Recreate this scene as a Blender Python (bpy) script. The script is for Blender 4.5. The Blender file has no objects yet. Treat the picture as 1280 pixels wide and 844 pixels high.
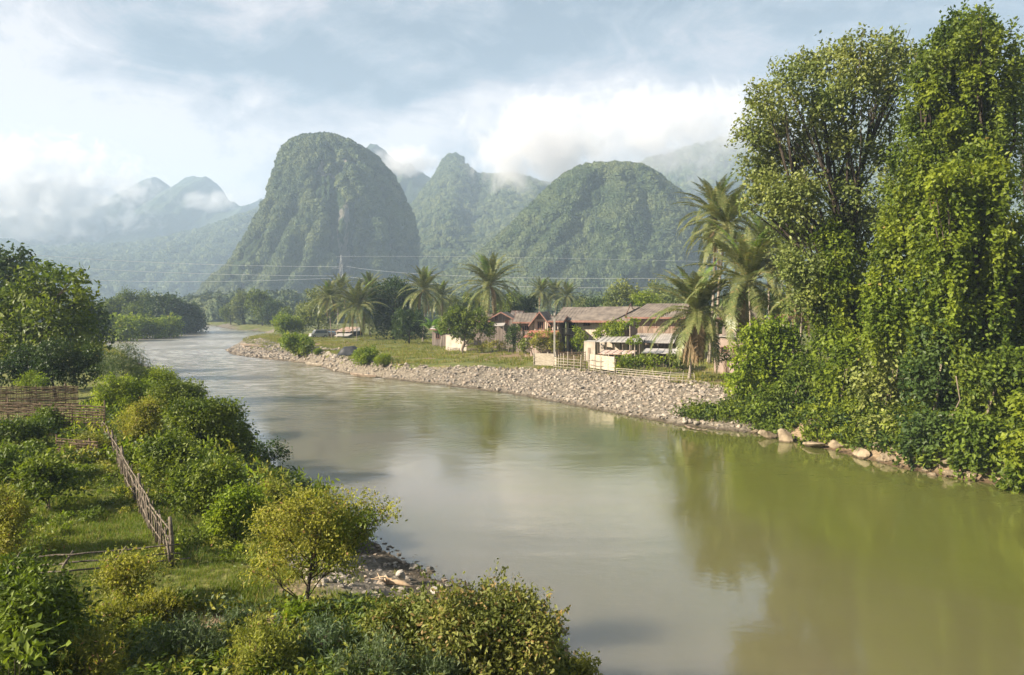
import bpy, math, random
import numpy as np
from mathutils import Vector, Matrix, Euler

R = math.radians
sc = bpy.context.scene
COL = sc.collection
rng = np.random.default_rng(7)
random.seed(7)

# ------------------------------------------------------------------ camera
F = 853.3          # focal length in photograph pixels (1280 wide)
CAMZ = 8.5
VH = 388.0         # row of the horizon
PITCH = math.atan((422.0 - VH) / F)
cam = bpy.data.cameras.new('camera'); camo = bpy.data.objects.new('camera', cam); COL.objects.link(camo)
cam.sensor_width = 36.0; cam.lens = 36.0 * F / 1280.0
cam.clip_start = 0.2; cam.clip_end = 20000
camo.location = (0, 0, CAMZ); camo.rotation_euler = (math.pi / 2 - PITCH, 0, 0)
sc.camera = camo

# ------------------------------------------------------------------ render, exposure
sc.render.engine = 'CYCLES'
cy = sc.cycles
cy.max_bounces = 6; cy.diffuse_bounces = 2; cy.glossy_bounces = 2; cy.transmission_bounces = 3
cy.transparent_max_bounces = 12; cy.volume_bounces = 4
cy.use_denoising = True; cy.denoiser = 'OPENIMAGEDENOISE'; cy.denoising_prefilter = 'ACCURATE'
cy.use_adaptive_sampling = False
cy.caustics_reflective = False; cy.caustics_refractive = False
cy.volume_step_rate = 1.0; cy.volume_max_steps = 256
cy.sample_clamp_indirect = 6.0
sc.view_settings.view_transform = 'Standard'; sc.view_settings.look = 'None'
sc.view_settings.exposure = EXPOSURE = 1.62
sc.view_settings.gamma = 1.0; sc.view_settings.use_curve_mapping = False

# ------------------------------------------------------------------ sun and sky
SUN_EL = R(29)
SUN_D = Vector((-0.945, -0.33, 0)).normalized() * math.cos(SUN_EL) + Vector((0, 0, math.sin(SUN_EL)))
sl = bpy.data.lights.new('sun', 'SUN'); so = bpy.data.objects.new('sun', sl); COL.objects.link(so)
sl.energy = 5.0; sl.angle = R(0.6); sl.color = (1.0, 0.88, 0.71)
so.rotation_euler = SUN_D.to_track_quat('Z', 'Y').to_euler(); so.location = (-60, -20, 60)


class NT:
    """tiny helper for building node trees"""
    def __init__(s, tree): s.t = tree; s.n = tree.nodes; s.l = tree.links
    def node(s, kind, **kw):
        n = s.n.new(kind)
        for k, v in kw.items(): setattr(n, k, v)
        return n
    def put(s, sock, v):
        if isinstance(v, bpy.types.NodeSocket): s.l.new(v, sock)
        elif v is not None: sock.default_value = v
    def math(s, op, a, b=None, c=None, clamp=False):
        n = s.node('ShaderNodeMath', operation=op, use_clamp=clamp)
        s.put(n.inputs[0], a)
        if b is not None: s.put(n.inputs[1], b)
        if c is not None: s.put(n.inputs[2], c)
        return n.outputs[0]
    def vmath(s, op, a, b=None, scale=None):
        n = s.node('ShaderNodeVectorMath', operation=op)
        s.put(n.inputs[0], a)
        if b is not None: s.put(n.inputs[1], b)
        if scale is not None: s.put(n.inputs['Scale'], scale)
        return n.outputs['Value'] if op in ('LENGTH', 'DOT_PRODUCT', 'DISTANCE') else n.outputs[0]
    def noise(s, vec, scale, detail=4, rough=0.55, dist=0.0, out='Fac'):
        n = s.node('ShaderNodeTexNoise')
        if vec is not None: s.l.new(vec, n.inputs['Vector'])
        n.inputs['Scale'].default_value = scale; n.inputs['Detail'].default_value = detail
        n.inputs['Roughness'].default_value = rough; n.inputs['Distortion'].default_value = dist
        return n.outputs[out]
    def ramp(s, f, a, b, lo=0.0, hi=1.0, smooth=True):
        n = s.node('ShaderNodeMapRange', interpolation_type='SMOOTHSTEP' if smooth else 'LINEAR')
        s.put(n.inputs[0], f); s.put(n.inputs[1], a); s.put(n.inputs[2], b)
        n.inputs[3].default_value = lo; n.inputs[4].default_value = hi
        return n.outputs[0]
    def mix(s, f, a, b, blend='MIX'):
        n = s.node('ShaderNodeMix', data_type='RGBA', blend_type=blend)
        s.put(n.inputs[0], f)
        s.put(n.inputs[6], (*a, 1) if isinstance(a, tuple) and len(a) == 3 else a)
        s.put(n.inputs[7], (*b, 1) if isinstance(b, tuple) and len(b) == 3 else b)
        return n.outputs[2]


def build_world():
    w = bpy.data.worlds.new('World'); sc.world = w; w.use_nodes = True
    t = NT(w.node_tree); t.n.clear()
    sky = t.node('ShaderNodeTexSky', sky_type='NISHITA')
    sky.sun_disc = False; sky.sun_elevation = SUN_EL
    sky.sun_rotation = math.atan2(SUN_D.x, SUN_D.y)
    sky.air_density = 1.0; sky.dust_density = 2.5; sky.ozone_density = 1.5
    tc = t.node('ShaderNodeTexCoord').outputs['Generated']
    sep = t.node('ShaderNodeSeparateXYZ'); t.l.new(tc, sep.inputs[0])
    # direction as azimuth tangent and elevation, bent by noise so that clouds fray
    hyp = t.math('SQRT', t.math('ADD', t.math('POWER', sep.outputs[0], 2.0), t.math('POWER', sep.outputs[1], 2.0)))
    el = t.math('DIVIDE', sep.outputs[2], t.math('MAXIMUM', hyp, 0.05))
    az = t.math('DIVIDE', sep.outputs[0], t.math('MAXIMUM', sep.outputs[1], 0.15))
    cmb = t.node('ShaderNodeCombineXYZ'); t.l.new(az, cmb.inputs[0]); t.l.new(el, cmb.inputs[2])
    P = cmb.outputs[0]
    sc_ = t.vmath('MULTIPLY', P, (1.0, 1.0, 1.9))
    n1 = t.noise(sc_, 2.2, 7, 0.55, 0.25, 'Color')
    off = t.vmath('SUBTRACT', n1, (0.5, 0.5, 0.5))
    Pd = t.vmath('ADD', P, t.vmath('MULTIPLY', off, (0.55, 0.0, 0.30)))
    def gauss(u, v, su, sv, amp):
        c = ((u - 640) / F, 0.0, (VH - v) / F)
        d = t.vmath('SUBTRACT', Pd, c)
        d = t.vmath('MULTIPLY', d, (F / su, 0.0, F / sv))
        q = t.vmath('DOT_PRODUCT', d, d)
        return t.math('MULTIPLY', t.math('EXPONENT', t.math('MULTIPLY', q, -1.0)), amp)
    fac = 0.38
    for g in SKY_BLOBS: fac = t.math('ADD', fac, gauss(*g))
    fine = t.noise(sc_, 3.9, 12, 0.69, 0.9)
    fac = t.math('ADD', fac, t.math('MULTIPLY', t.math('SUBTRACT', fine, 0.5), 1.55))
    fac = t.math('ADD', fac, t.math('MULTIPLY', t.math('SUBTRACT', t.noise(sc_, 9.0, 9, 0.66, 0.4), 0.5), 1.0))
    fac = t.ramp(fac, 0.14, 0.86, 0, 1, False)
    cr = t.node('ShaderNodeValToRGB'); t.l.new(fac, cr.inputs[0])
    e = cr.color_ramp.elements
    e[0].position = 0.0; e[0].color = (0.185, 0.245, 0.295, 1)
    e[1].position = 1.0; e[1].color = (0.98, 0.875, 0.815, 1)
    for p_, c_ in ((0.30, (0.335, 0.380, 0.420)), (0.55, (0.54, 0.52, 0.535)), (0.80, (0.74, 0.685, 0.668))):
        k = cr.color_ramp.elements.new(p_); k.color = (*c_, 1)
    SB = 0.10
    nk = t.vmath('SCALE', cr.outputs[0], scale=0.315 / SB)
    col = t.mix(0.88, sky.outputs[0], nk)
    bg = t.node('ShaderNodeBackground'); t.l.new(col, bg.inputs[0]); bg.inputs[1].default_value = SB
    o = t.node('ShaderNodeOutputWorld'); t.l.new(bg.outputs[0], o.inputs[0])
    w.cycles.sampling_method = 'MANUAL'; w.cycles.sample_map_resolution = 512


# (column, row, width, height, strength): bright and dark banks of cloud by direction
SKY_BLOBS = [(40, 250, 230, 130, 0.75), (-300, 200, 420, 300, 0.5), (90, 60, 120, 45, 0.25), (620, 175, 190, 60, 0.30),
             (760, 150, 190, 70, 0.32), (900, 120, 110, 70, 0.15), (280, 185, 160, 55, 0.18), (330, 92, 210, 30, -0.42),
             (180, 52, 90, 22, -0.20), (640, 25, 140, 42, -0.30), (980, 40, 200, 60, -0.22), (1180, 60, 180, 120, -0.22),
             (960, 20, 45, 40, 0.25), (450, 20, 90, 40, 0.12), (560, 110, 90, 35, 0.12), (780, 75, 90, 25, -0.15),
             (1000, 260, 200, 60, -0.12), (60, 8, 300, 20, -0.1)]
build_world()


# ------------------------------------------------------------------ picture <-> place
CP, SP = math.cos(PITCH), math.sin(PITCH)
def ray(u, v):
    a = (u - 640.0) / F; b = (422.0 - v) / F
    return np.array([a, CP + b * SP, -SP + b * CP])
def at_z(u, v, z=0.0):
    d = ray(u, v); t = (z - CAMZ) / d[2]
    return np.array([d[0] * t, d[1] * t, z])
def at_d(u, v, y):
    d = ray(u, v); t = y / d[1]
    return np.array([d[0] * t, y, CAMZ + d[2] * t])
def mpp(y): return y / F      # metres per photo pixel at depth y


# ------------------------------------------------------------------ noise for geometry
def _h(ix, iy, iz, s):
    n = (ix.astype(np.int64) * 374761393 + iy.astype(np.int64) * 668265263 + iz.astype(np.int64) * 1274126177 + s * 974634777) & 0xffffffff
    n = ((n ^ (n >> 13)) * 1274126177) & 0xffffffff
    return ((n ^ (n >> 16)) & 0xffffff) / float(0xffffff)
def vnoise(p, s=0):
    p = np.asarray(p, float); i = np.floor(p).astype(np.int64); f = p - i; f = f * f * (3 - 2 * f)
    r = 0
    for dx in (0, 1):
        wx = f[:, 0] if dx else 1 - f[:, 0]
        for dy in (0, 1):
            wy = f[:, 1] if dy else 1 - f[:, 1]
            for dz in (0, 1):
                wz = f[:, 2] if dz else 1 - f[:, 2]
                r = r + wx * wy * wz * _h(i[:, 0] + dx, i[:, 1] + dy, i[:, 2] + dz, s)
    return r
def fbm(p, o=4, s=0, g=0.5):
    p = np.asarray(p, float); a = 1; r = 0; t = 0
    for k in range(o):
        r = r + a * vnoise(p, s + k * 17); t += a; a *= g; p = p * 2.03 + 5.1
    return r / t
def sstep(a, b, x): t = np.clip((x - a) / (b - a), 0, 1); return t * t * (3 - 2 * t)


# ------------------------------------------------------------------ mesh helpers
def mesh_np(name, V, Fc, mat=None, attrs=None, smooth=False, parent=None, link=True):
    """V (n,3); Fc (m,3|4) or list of such arrays"""
    me = bpy.data.meshes.new(name)
    Fs = Fc if isinstance(Fc, list) else [Fc]
    Fs = [np.asarray(f, dtype=np.int32) for f in Fs if len(f)]
    nl = sum(f.size for f in Fs); nf = sum(len(f) for f in Fs)
    V = np.asarray(V, dtype=np.float32)
    me.vertices.add(len(V)); me.vertices.foreach_set('co', V.ravel())
    me.loops.add(nl); me.loops.foreach_set('vertex_index', np.concatenate([f.ravel() for f in Fs]))
    me.polygons.add(nf)
    tot = np.concatenate([np.full(len(f), f.shape[1], np.int32) for f in Fs])
    st = np.concatenate([[0], np.cumsum(tot)[:-1]]).astype(np.int32)
    me.polygons.foreach_set('loop_start', st); me.polygons.foreach_set('loop_total', tot)
    me.polygons.foreach_set('use_smooth', np.full(nf, bool(smooth)))
    me.update(calc_edges=True)
    for k, (dom, arr) in (attrs or {}).items():
        a = me.attributes.new(k, 'FLOAT', dom); a.data.foreach_set('value', np.asarray(arr, dtype=np.float32))
    if mat: me.materials.append(mat)
    o = bpy.data.objects.new(name, me)
    if link: COL.objects.link(o)
    if parent: o.parent = parent
    return o

LAB = {}
def tag(o, label=None, cat=None, group=None, kind=None):
    if label: o['label'] = label
    if cat: o['category'] = cat
    if group: o['group'] = group
    if kind: o['kind'] = kind
    return o
def empty(name, loc, rz=0.0, label=None, cat=None, group=None):
    o = bpy.data.objects.new(name, None); COL.objects.link(o)
    o.empty_display_size = 0.3
    o.location = loc; o.rotation_euler = (0, 0, rz)
    return tag(o, label, cat, group)
def copy_tree(root, loc, rz=0.0, s=1.0, label=None, group=None, tilt=(0, 0)):
    r = root.copy(); COL.objects.link(r); r.location = loc; r.rotation_euler = (tilt[0], tilt[1], rz); r.scale = (s, s, s)
    if label: r['label'] = label
    if group: r['group'] = group
    for c in root.children:
        k = c.copy(); COL.objects.link(k); k.parent = r
        for g in c.children:
            q = g.copy(); COL.objects.link(q); q.parent = k
    return r

class MB:
    """collects boxes, bars and tubes in one mesh"""
    def __init__(s): s.V = []; s.F = []; s.n = 0
    def add(s, V, Fc):
        V = np.asarray(V, float); s.V.append(V); s.F += [tuple(i + s.n for i in f) for f in Fc]; s.n += len(V)
    def hexa(s, P):        # 8 points: bottom 0-3, top 4-7
        s.add(P, [(3, 2, 1, 0), (4, 5, 6, 7), (0, 1, 5, 4), (1, 2, 6, 5), (2, 3, 7, 6), (3, 0, 4, 7)])
    def box(s, x0, x1, y0, y1, z0, z1):
        s.hexa([(x0, y0, z0), (x1, y0, z0), (x1, y1, z0), (x0, y1, z0), (x0, y0, z1), (x1, y0, z1), (x1, y1, z1), (x0, y1, z1)])
    def slab(s, a, b, c, d, t):    # quad a b c d thickened downwards
        A = [np.array(q, float) for q in (a, b, c, d)]; n = np.cross(A[1] - A[0], A[3] - A[0]); n = n / np.linalg.norm(n)
        s.hexa([q - n * t for q in A] + A)
    def tube(s, pts, rad, k=6, cap=True):
        pts = np.asarray(pts, float); m = len(pts)
        rad = np.full(m, rad) if np.isscalar(rad) else np.asarray(rad, float)
        tg = np.gradient(pts, axis=0); tg /= np.linalg.norm(tg, axis=1)[:, None] + 1e-9
        up = np.array([0, 0, 1.0]) if abs(tg[0][2]) < 0.9 else np.array([1.0, 0, 0])
        V = []
        for i in range(m):
            a = np.cross(tg[i], up); a /= np.linalg.norm(a) + 1e-9; b = np.cross(a, tg[i])
            for j in range(k):
                th = 2 * math.pi * j / k; V.append(pts[i] + rad[i] * (a * math.cos(th) + b * math.sin(th)))
        Fc = [(i * k + j, i * k + (j + 1) % k, (i + 1) * k + (j + 1) % k, (i + 1) * k + j) for i in range(m - 1) for j in range(k)]
        if cap: Fc += [tuple(range(k))[::-1], tuple((m - 1) * k + j for j in range(k))]
        s.add(V, Fc)
    def build(s, name, mat, parent=None, smooth=False):
        me = bpy.data.meshes.new(name)
        me.from_pydata([tuple(v) for v in np.concatenate(s.V)], [], s.F)
        if smooth: me.polygons.foreach_set('use_smooth', [True] * len(me.polygons))
        me.update()
        if mat: me.materials.append(mat)
        o = bpy.data.objects.new(name, me); COL.objects.link(o)
        if parent: o.parent = parent
        return o


# ------------------------------------------------------------------ materials
def newmat(name):
    m = bpy.data.materials.new(name); m.use_nodes = True; t = NT(m.node_tree); t.n.clear()
    out = t.node('ShaderNodeOutputMaterial'); return m, t, out
def bsdf(t, out, col, rough=0.8, spec=0.3, metal=0.0, normal=None):
    b = t.node('ShaderNodeBsdfPrincipled')
    t.put(b.inputs['Base Color'], (*col, 1) if isinstance(col, tuple) and len(col) == 3 else col)
    t.put(b.inputs['Roughness'], rough); b.inputs['Specular IOR Level'].default_value = spec
    b.inputs['Metallic'].default_value = metal
    if normal is not None: t.l.new(normal, b.inputs['Normal'])
    t.l.new(b.outputs[0], out.inputs[0]); return b
def simple(name, c1, c2, scale=3.0, rough=0.8, spec=0.25, stretch=(1, 1, 1), bump=0.0, detail=5, metal=0.0, wet=None):
    m, t, out = newmat(name)
    tc = t.node('ShaderNodeTexCoord').outputs['Object']
    v = t.vmath('MULTIPLY', tc, stretch)
    f = t.ramp(t.noise(v, scale, detail, 0.6), 0.3, 0.7)
    nrm = None
    if bump:
        bn = t.node('ShaderNodeBump'); bn.inputs['Strength'].default_value = bump; bn.inputs['Distance'].default_value = 0.05
        t.l.new(t.noise(v, scale * 2.5, 4), bn.inputs['Height']); nrm = bn.outputs[0]
    col = t.mix(f, c1, c2)
    if wet:   # dark tide band where the river keeps the stone wet
        z = t.node('ShaderNodeSeparateXYZ'); t.l.new(t.node('ShaderNodeNewGeometry').outputs['Position'], z.inputs[0])
        col = t.mix(t.ramp(t.math('ADD', z.outputs[2], t.math('MULTIPLY', t.noise(tc, 2.0, 3), 0.15)), wet, wet + 0.10), t.mix(1.0, col, (0.38, 0.36, 0.33), 'MULTIPLY'), col)
    bsdf(t, out, col, rough, spec, metal, nrm); return m
def leafmat(name, dark, light, accent=None, accent_amt=0.08, trans=0.35, rough=0.5, clump=0.35):
    m, t, out = newmat(name)
    a = t.node('ShaderNodeAttribute', attribute_name='rnd').outputs['Fac']
    pos = t.node('ShaderNodeNewGeometry').outputs['Position']
    cl = t.noise(pos, clump * 1.6, 4)
    f = t.math('ADD', t.math('MULTIPLY', a, 0.48), t.math('MULTIPLY', t.ramp(cl, 0.36, 0.64), 0.52))
    c = t.mix(f, dark, light)
    c = t.mix(t.ramp(t.noise(pos, clump * 0.45, 3), 0.42, 0.62, 0, 0.55), c, t.mix(1.0, c, (0.55, 0.72, 0.70), 'MULTIPLY'))
    if accent: c = t.mix(t.math('GREATER_THAN', a, 1 - accent_amt), c, accent)
    b = t.node('ShaderNodeBsdfPrincipled'); t.l.new(c, b.inputs['Base Color'])
    b.inputs['Roughness'].default_value = rough; b.inputs['Specular IOR Level'].default_value = 0.20
    tr = t.node('ShaderNodeBsdfTranslucent')
    t.l.new(t.mix(1.0, c, (1.25, 1.30, 0.62), 'MULTIPLY'), tr.inputs[0])
    mx = t.node('ShaderNodeMixShader'); mx.inputs[0].default_value = trans
    t.l.new(b.outputs[0], mx.inputs[1]); t.l.new(tr.outputs[0], mx.inputs[2]); t.l.new(mx.outputs[0], out.inputs[0])
    return m

# ------------------------------------------------------------------ river banks
def P0(l): return np.array([at_z(u, v, 0.0)[:2] for u, v in l])
LEFT = np.vstack([[(22, -60), (12, -25), (6, -5), (3.5, 8)], P0([(752, 860), (690, 790), (640, 762), (590, 740), (545, 722), (500, 700),
      (455, 672), (420, 640), (380, 612), (335, 592), (318, 570), (295, 540), (262, 505), (225, 475), (170, 452), (135, 436), (122, 427), (128, 421),
      (150, 418.5), (190, 413.5), (222, 410.8), (246, 408.8)]), [(-215, 380), (-330, 520), (-520, 640)]])
RIGHT = np.vstack([[(120, -60), (70, -10), (44, 16), (32, 26)], P0([(1280, 611), (1190, 598), (1130, 586), (1060, 568), (1000, 553), (940, 541),
      (850, 531), (760, 514), (700, 503), (640, 492), (560, 482), (500, 475), (470, 471), (430, 466), (410, 461), (400, 455.5), (375, 453),
      (330, 448.5), (292, 443), (284, 437.5), (298, 431), (322, 424.5), (352, 419.5), (330, 414.5), (290, 411.5), (276, 407.6)]),
      [(-210, 430), (-310, 600), (-500, 760)]])
POLY = np.vstack([LEFT, RIGHT[::-1]])
def segdist(P, L):
    best = np.full(len(P), 1e9)
    for a, b in zip(L[:-1], L[1:]):
        d = b - a; t = np.clip(((P - a) @ d) / (d @ d), 0, 1); q = P - a - t[:, None] * d
        best = np.minimum(best, q[:, 0] ** 2 + q[:, 1] ** 2)
    return np.sqrt(best)
def inside(P, poly):
    c = np.zeros(len(P), bool); x, y = P[:, 0], P[:, 1]
    for (x1, y1), (x2, y2) in zip(poly, np.roll(poly, -1, axis=0)):
        if y1 == y2: continue
        c ^= ((y1 > y) != (y2 > y)) & (x < (x2 - x1) * (y - y1) / (y2 - y1) + x1)
    return c
def shore(P):
    P = np.atleast_2d(np.asarray(P, float))[:, :2]
    dl, dr = segdist(P, LEFT), segdist(P, RIGHT)
    s = np.minimum(dl, dr); s = np.where(inside(P, POLY), -s, s)
    return s, dr < dl
def bank_w(y):   # width of the stony slope of the right bank by depth
    return 1.6 + 10.9 * sstep(45, 52, y) * (1 - sstep(75, 87, y)) + 7 * sstep(112, 118, y) * (1 - sstep(150, 175, y))
def height(P):
    P = np.atleast_2d(np.asarray(P, float))[:, :2]
    s, right = shore(P); y = P[:, 1]; x = P[:, 0]
    q = np.c_[P * 0.22, np.zeros(len(P))]; q2 = np.c_[P * 0.9, np.zeros(len(P))]
    n = fbm(q, 3, 3) - 0.5; n2 = fbm(q2, 3, 9) - 0.5
    s2 = s + n2 * 1.6 * np.clip(s, 0, 1)
    zl = 1.55 * sstep(0, 4.5, s2) + 0.35 * sstep(5, 25, s2)
    # low stony foreshore at the near left
    low = np.exp(-((x + 2.5) ** 2 + (y - 21.5) ** 2) / 16.0)
    zl = zl - low * 0.75 * sstep(0, 3, s)
    w = bank_w(y)
    zr = 1.75 * np.where(y < 48, sstep(0.0, 1.6, s2 / w), sstep(-0.3, 1.0, s2 / w)) + 0.5 * sstep(15, 60, s) + 1.6 * sstep(2, 9, s) * (1 - sstep(44, 50, y))
    z = np.where(right, zr, zl) + n * 0.45 * sstep(0, 8, s) + n2 * 0.12 * sstep(0, 2, s)
    return np.where(s > 0, np.maximum(z, 0.02 + 0.0 * z), -1.6 * sstep(0, 5, -s) - 0.02)
def gz(x, y): return float(height([(x, y)])[0])
def hit(u, v):
    z = 1.7
    for _ in range(25):
        p = at_z(u, v, z); z = 0.5 * z + 0.5 * max(0.0, gz(p[0], p[1]))
    p = at_z(u, v, z); return np.array([p[0], p[1], gz(p[0], p[1])])

def axis(parts):
    out = []
    for a, b, st in parts: out.append(np.arange(a, b, st))
    return np.unique(np.round(np.concatenate(out), 3))
gxs = axis([(-7000, -1000, 500), (-1000, -300, 60), (-300, -90, 6), (-90, -40, 1.5), (-40, 40, 0.5), (40, 90, 1.5), (90, 300, 10), (300, 1000, 60), (1000, 7001, 500)])
gys = axis([(-200, -20, 20), (-20, 8, 2), (8, 60, 0.5), (60, 130, 0.9), (130, 260, 3), (260, 700, 12), (700, 2000, 60), (2000, 9001, 500)])
GX, GY = np.meshgrid(gxs, gys)
gp = np.c_[GX.ravel(), GY.ravel()]
gh = height(gp)
gs, gright = shore(gp)
# what the ground is made of: stones / bare earth / grass
wst = bank_w(gp[:, 1])
nn = fbm(np.c_[gp * 0.35, 0 * gh], 4, 21)
stone = np.where(gright, 1 - sstep(wst * 0.85, wst * 1.15, gs + (nn - 0.5) * 5), 1 - sstep(0.8, 2.4, gs + (nn - .5) * 3))
stone = np.maximum(stone, (np.exp(-((gp[:, 0] + 3) ** 2 + (gp[:, 1] - 20.5) ** 2) / 14.0) > 0.42 + (nn - 0.5)) * 1.0)
pt = hit(275, 785); earth = np.exp(-(((gp[:, 0] - pt[0]) / 2.0) ** 2 + ((gp[:, 1] - pt[1]) / 0.9) ** 2)) * 1.6
pt = hit(385, 735); earth += np.exp(-(((gp[:, 0] - pt[0]) / 1.8) ** 2 + ((gp[:, 1] - pt[1]) / 1.6) ** 2)) * 0.6
pt = hit(405, 430); earth += np.exp(-(((gp[:, 0] - pt[0]) / 6.0) ** 2 + ((gp[:, 1] - pt[1]) / 9) ** 2)) * 1.2
pt = hit(760, 445); earth += np.exp(-(((gp[:, 0] - pt[0]) / 22.0) ** 2 + ((gp[:, 1] - pt[1]) / 8) ** 2)) * 1.1
stone = np.where(gright & (gp[:, 1] < 47), 0, stone); earth = np.where(gright & (gp[:, 1] < 48) & (gs < 2.2), 1.5, earth)
earth += sstep(0.55, 0.75, nn) * 0.55 * gright
W_, H_ = len(gxs), len(gys)
idx = np.arange(W_ * H_).reshape(H_, W_)
gf = np.stack([idx[:-1, :-1].ravel(), idx[:-1, 1:].ravel(), idx[1:, 1:].ravel(), idx[1:, :-1].ravel()], 1)

def ground_material():
    m, t, out = newmat('ground')
    pos = t.node('ShaderNodeNewGeometry').outputs['Position']
    st = t.node('ShaderNodeAttribute', attribute_name='stone').outputs['Fac']
    ea = t.node('ShaderNodeAttribute', attribute_name='earth').outputs['Fac']
    n1 = t.noise(pos, 0.5, 6); n2 = t.noise(pos, 7.0, 6, 0.65)
    grass = t.mix(t.ramp(n1, 0.35, 0.65), (0.070, 0.095, 0.020), (0.145, 0.150, 0.034))
    grass = t.mix(t.ramp(n2, 0.35, 0.8), grass, (0.13, 0.125, 0.045))
    dirt = t.mix(t.ramp(n2, 0.3, 0.7), (0.16, 0.115, 0.068), (0.26, 0.19, 0.12))
    vo = t.node('ShaderNodeTexVoronoi'); t.l.new(pos, vo.inputs['Vector']); vo.inputs['Scale'].default_value = 5.0
    peb = t.mix(t.ramp(vo.outputs['Color'], 0.1, 0.9), (0.10, 0.085, 0.065), (0.21, 0.18, 0.14))
    c = t.mix(t.ramp(t.math('ADD', ea, t.math('MULTIPLY', t.math('SUBTRACT', n2, 0.5), 0.6)), 0.35, 0.7), grass, dirt)
    c = t.mix(t.ramp(t.math('ADD', st, t.math('MULTIPLY', t.math('SUBTRACT', n2, 0.5), 0.5)), 0.35, 0.65), c, peb)
    sz_ = t.node('ShaderNodeSeparateXYZ'); t.l.new(pos, sz_.inputs[0])
    c = t.mix(t.ramp(t.math('ADD', sz_.outputs[2], t.math('MULTIPLY', n2, 0.15)), 0.10, 0.30), t.mix(1.0, c, (0.45, 0.42, 0.38), 'MULTIPLY'), c)
    bn = t.node('ShaderNodeBump'); bn.inputs['Strength'].default_value = 0.7; bn.inputs['Distance'].default_value = 0.12
    t.l.new(t.math('ADD', n2, t.math('MULTIPLY', vo.outputs['Distance'], -0.6)), bn.inputs['Height'])
    bsdf(t, out, c, 0.9, 0.2, 0, bn.outputs[0]); return m
tag(mesh_np('ground', np.c_[gp, gh], gf, ground_material(), {'stone': ('POINT', stone), 'earth': ('POINT', earth)}, True), kind='structure')

def water_material():
    m, t, out = newmat('river_water')
    pos = t.node('ShaderNodeNewGeometry').outputs['Position']
    sep = t.node('ShaderNodeSeparateXYZ'); t.l.new(pos, sep.inputs[0])
    far = t.ramp(sep.outputs[1], 45.0, 110.0)
    v1 = t.vmath('MULTIPLY', pos, (1.0, 1.7, 1.0))
    big = t.noise(v1, 0.55, 3, 0.5, 0.6); mid = t.noise(v1, 2.6, 4, 0.55, 0.4); small = t.noise(v1, 11.0, 3, 0.5)
    patch = t.ramp(t.noise(pos, 0.10, 3, 0.5, 1.0), 0.40, 0.62)
    amt = t.math('ADD', 0.28, t.math('ADD', t.math('MULTIPLY', patch, 0.55), t.math('MULTIPLY', far, 5.5)))
    h = t.math('ADD', t.math('MULTIPLY', big, 0.032), t.math('ADD', t.math('MULTIPLY', mid, 0.020), t.math('MULTIPLY', small, 0.0030)))
    h = t.math('MULTIPLY', h, amt)
    bn = t.node('ShaderNodeBump'); bn.inputs['Strength'].default_value = 0.42; bn.inputs['Distance'].default_value = 1.0
    t.l.new(h, bn.inputs['Height'])
    side = t.math('ADD', t.math('ADD', sep.outputs[0], t.math('MULTIPLY', sep.outputs[1], 0.45)), t.math('MULTIPLY', t.math('SUBTRACT', t.noise(pos, 0.08, 4, 0.55, 1.0), 0.5), 22.0))
    silt = t.mix(t.ramp(side, 6.0, 27.0), (0.118, 0.102, 0.066), (0.090, 0.096, 0.024))
    # riffles: white water farther up, with the sky's pale glint painted into the colour
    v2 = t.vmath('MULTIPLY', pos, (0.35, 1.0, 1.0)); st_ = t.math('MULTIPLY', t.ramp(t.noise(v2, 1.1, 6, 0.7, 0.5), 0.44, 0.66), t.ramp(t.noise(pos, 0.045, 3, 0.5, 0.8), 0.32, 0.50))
    foam_glint = t.math('MULTIPLY', st_, t.ramp(sep.outputs[1], 48.0, 95.0, 0, 0.9))
    silt = t.mix(foam_glint, silt, (0.62, 0.61, 0.58))
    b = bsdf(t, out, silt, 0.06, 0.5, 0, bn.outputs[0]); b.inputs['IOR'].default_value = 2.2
    # light spreads sideways in silty water, so shadows on it are soft
    b.subsurface_method = 'BURLEY'; b.inputs['Subsurface Weight'].default_value = 1.0; b.inputs['Subsurface Radius'].default_value = (1.0, 0.9, 0.6); b.inputs['Subsurface Scale'].default_value = 3.0
    t.l.new(t.ramp(sep.outputs[1], 55.0, 170.0, 0.018, 0.30), b.inputs['Roughness'])
    return m
wx = axis([(-7000, -300, 700), (-300, 300, 12), (300, 7001, 700)]); wy = axis([(-200, 500, 12), (500, 900, 80)])
WX, WY = np.meshgrid(wx, wy); wi = np.arange(WX.size).reshape(WX.shape)
wf = np.stack([wi[:-1, :-1].ravel(), wi[:-1, 1:].ravel(), wi[1:, 1:].ravel(), wi[1:, :-1].ravel()], 1)
# a flat sheet only as wide as the channel needs, a little beyond its banks
cen = np.c_[(WX.ravel()[wf[:, 0]] + WX.ravel()[wf[:, 2]]) / 2, (WY.ravel()[wf[:, 0]] + WY.ravel()[wf[:, 2]]) / 2]
ws, _ = shore(cen)
tag(mesh_np('river_water', np.c_[WX.ravel(), WY.ravel(), 0 * WX.ravel()], wf[ws < 20], water_material(), None, True), kind='structure')

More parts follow.
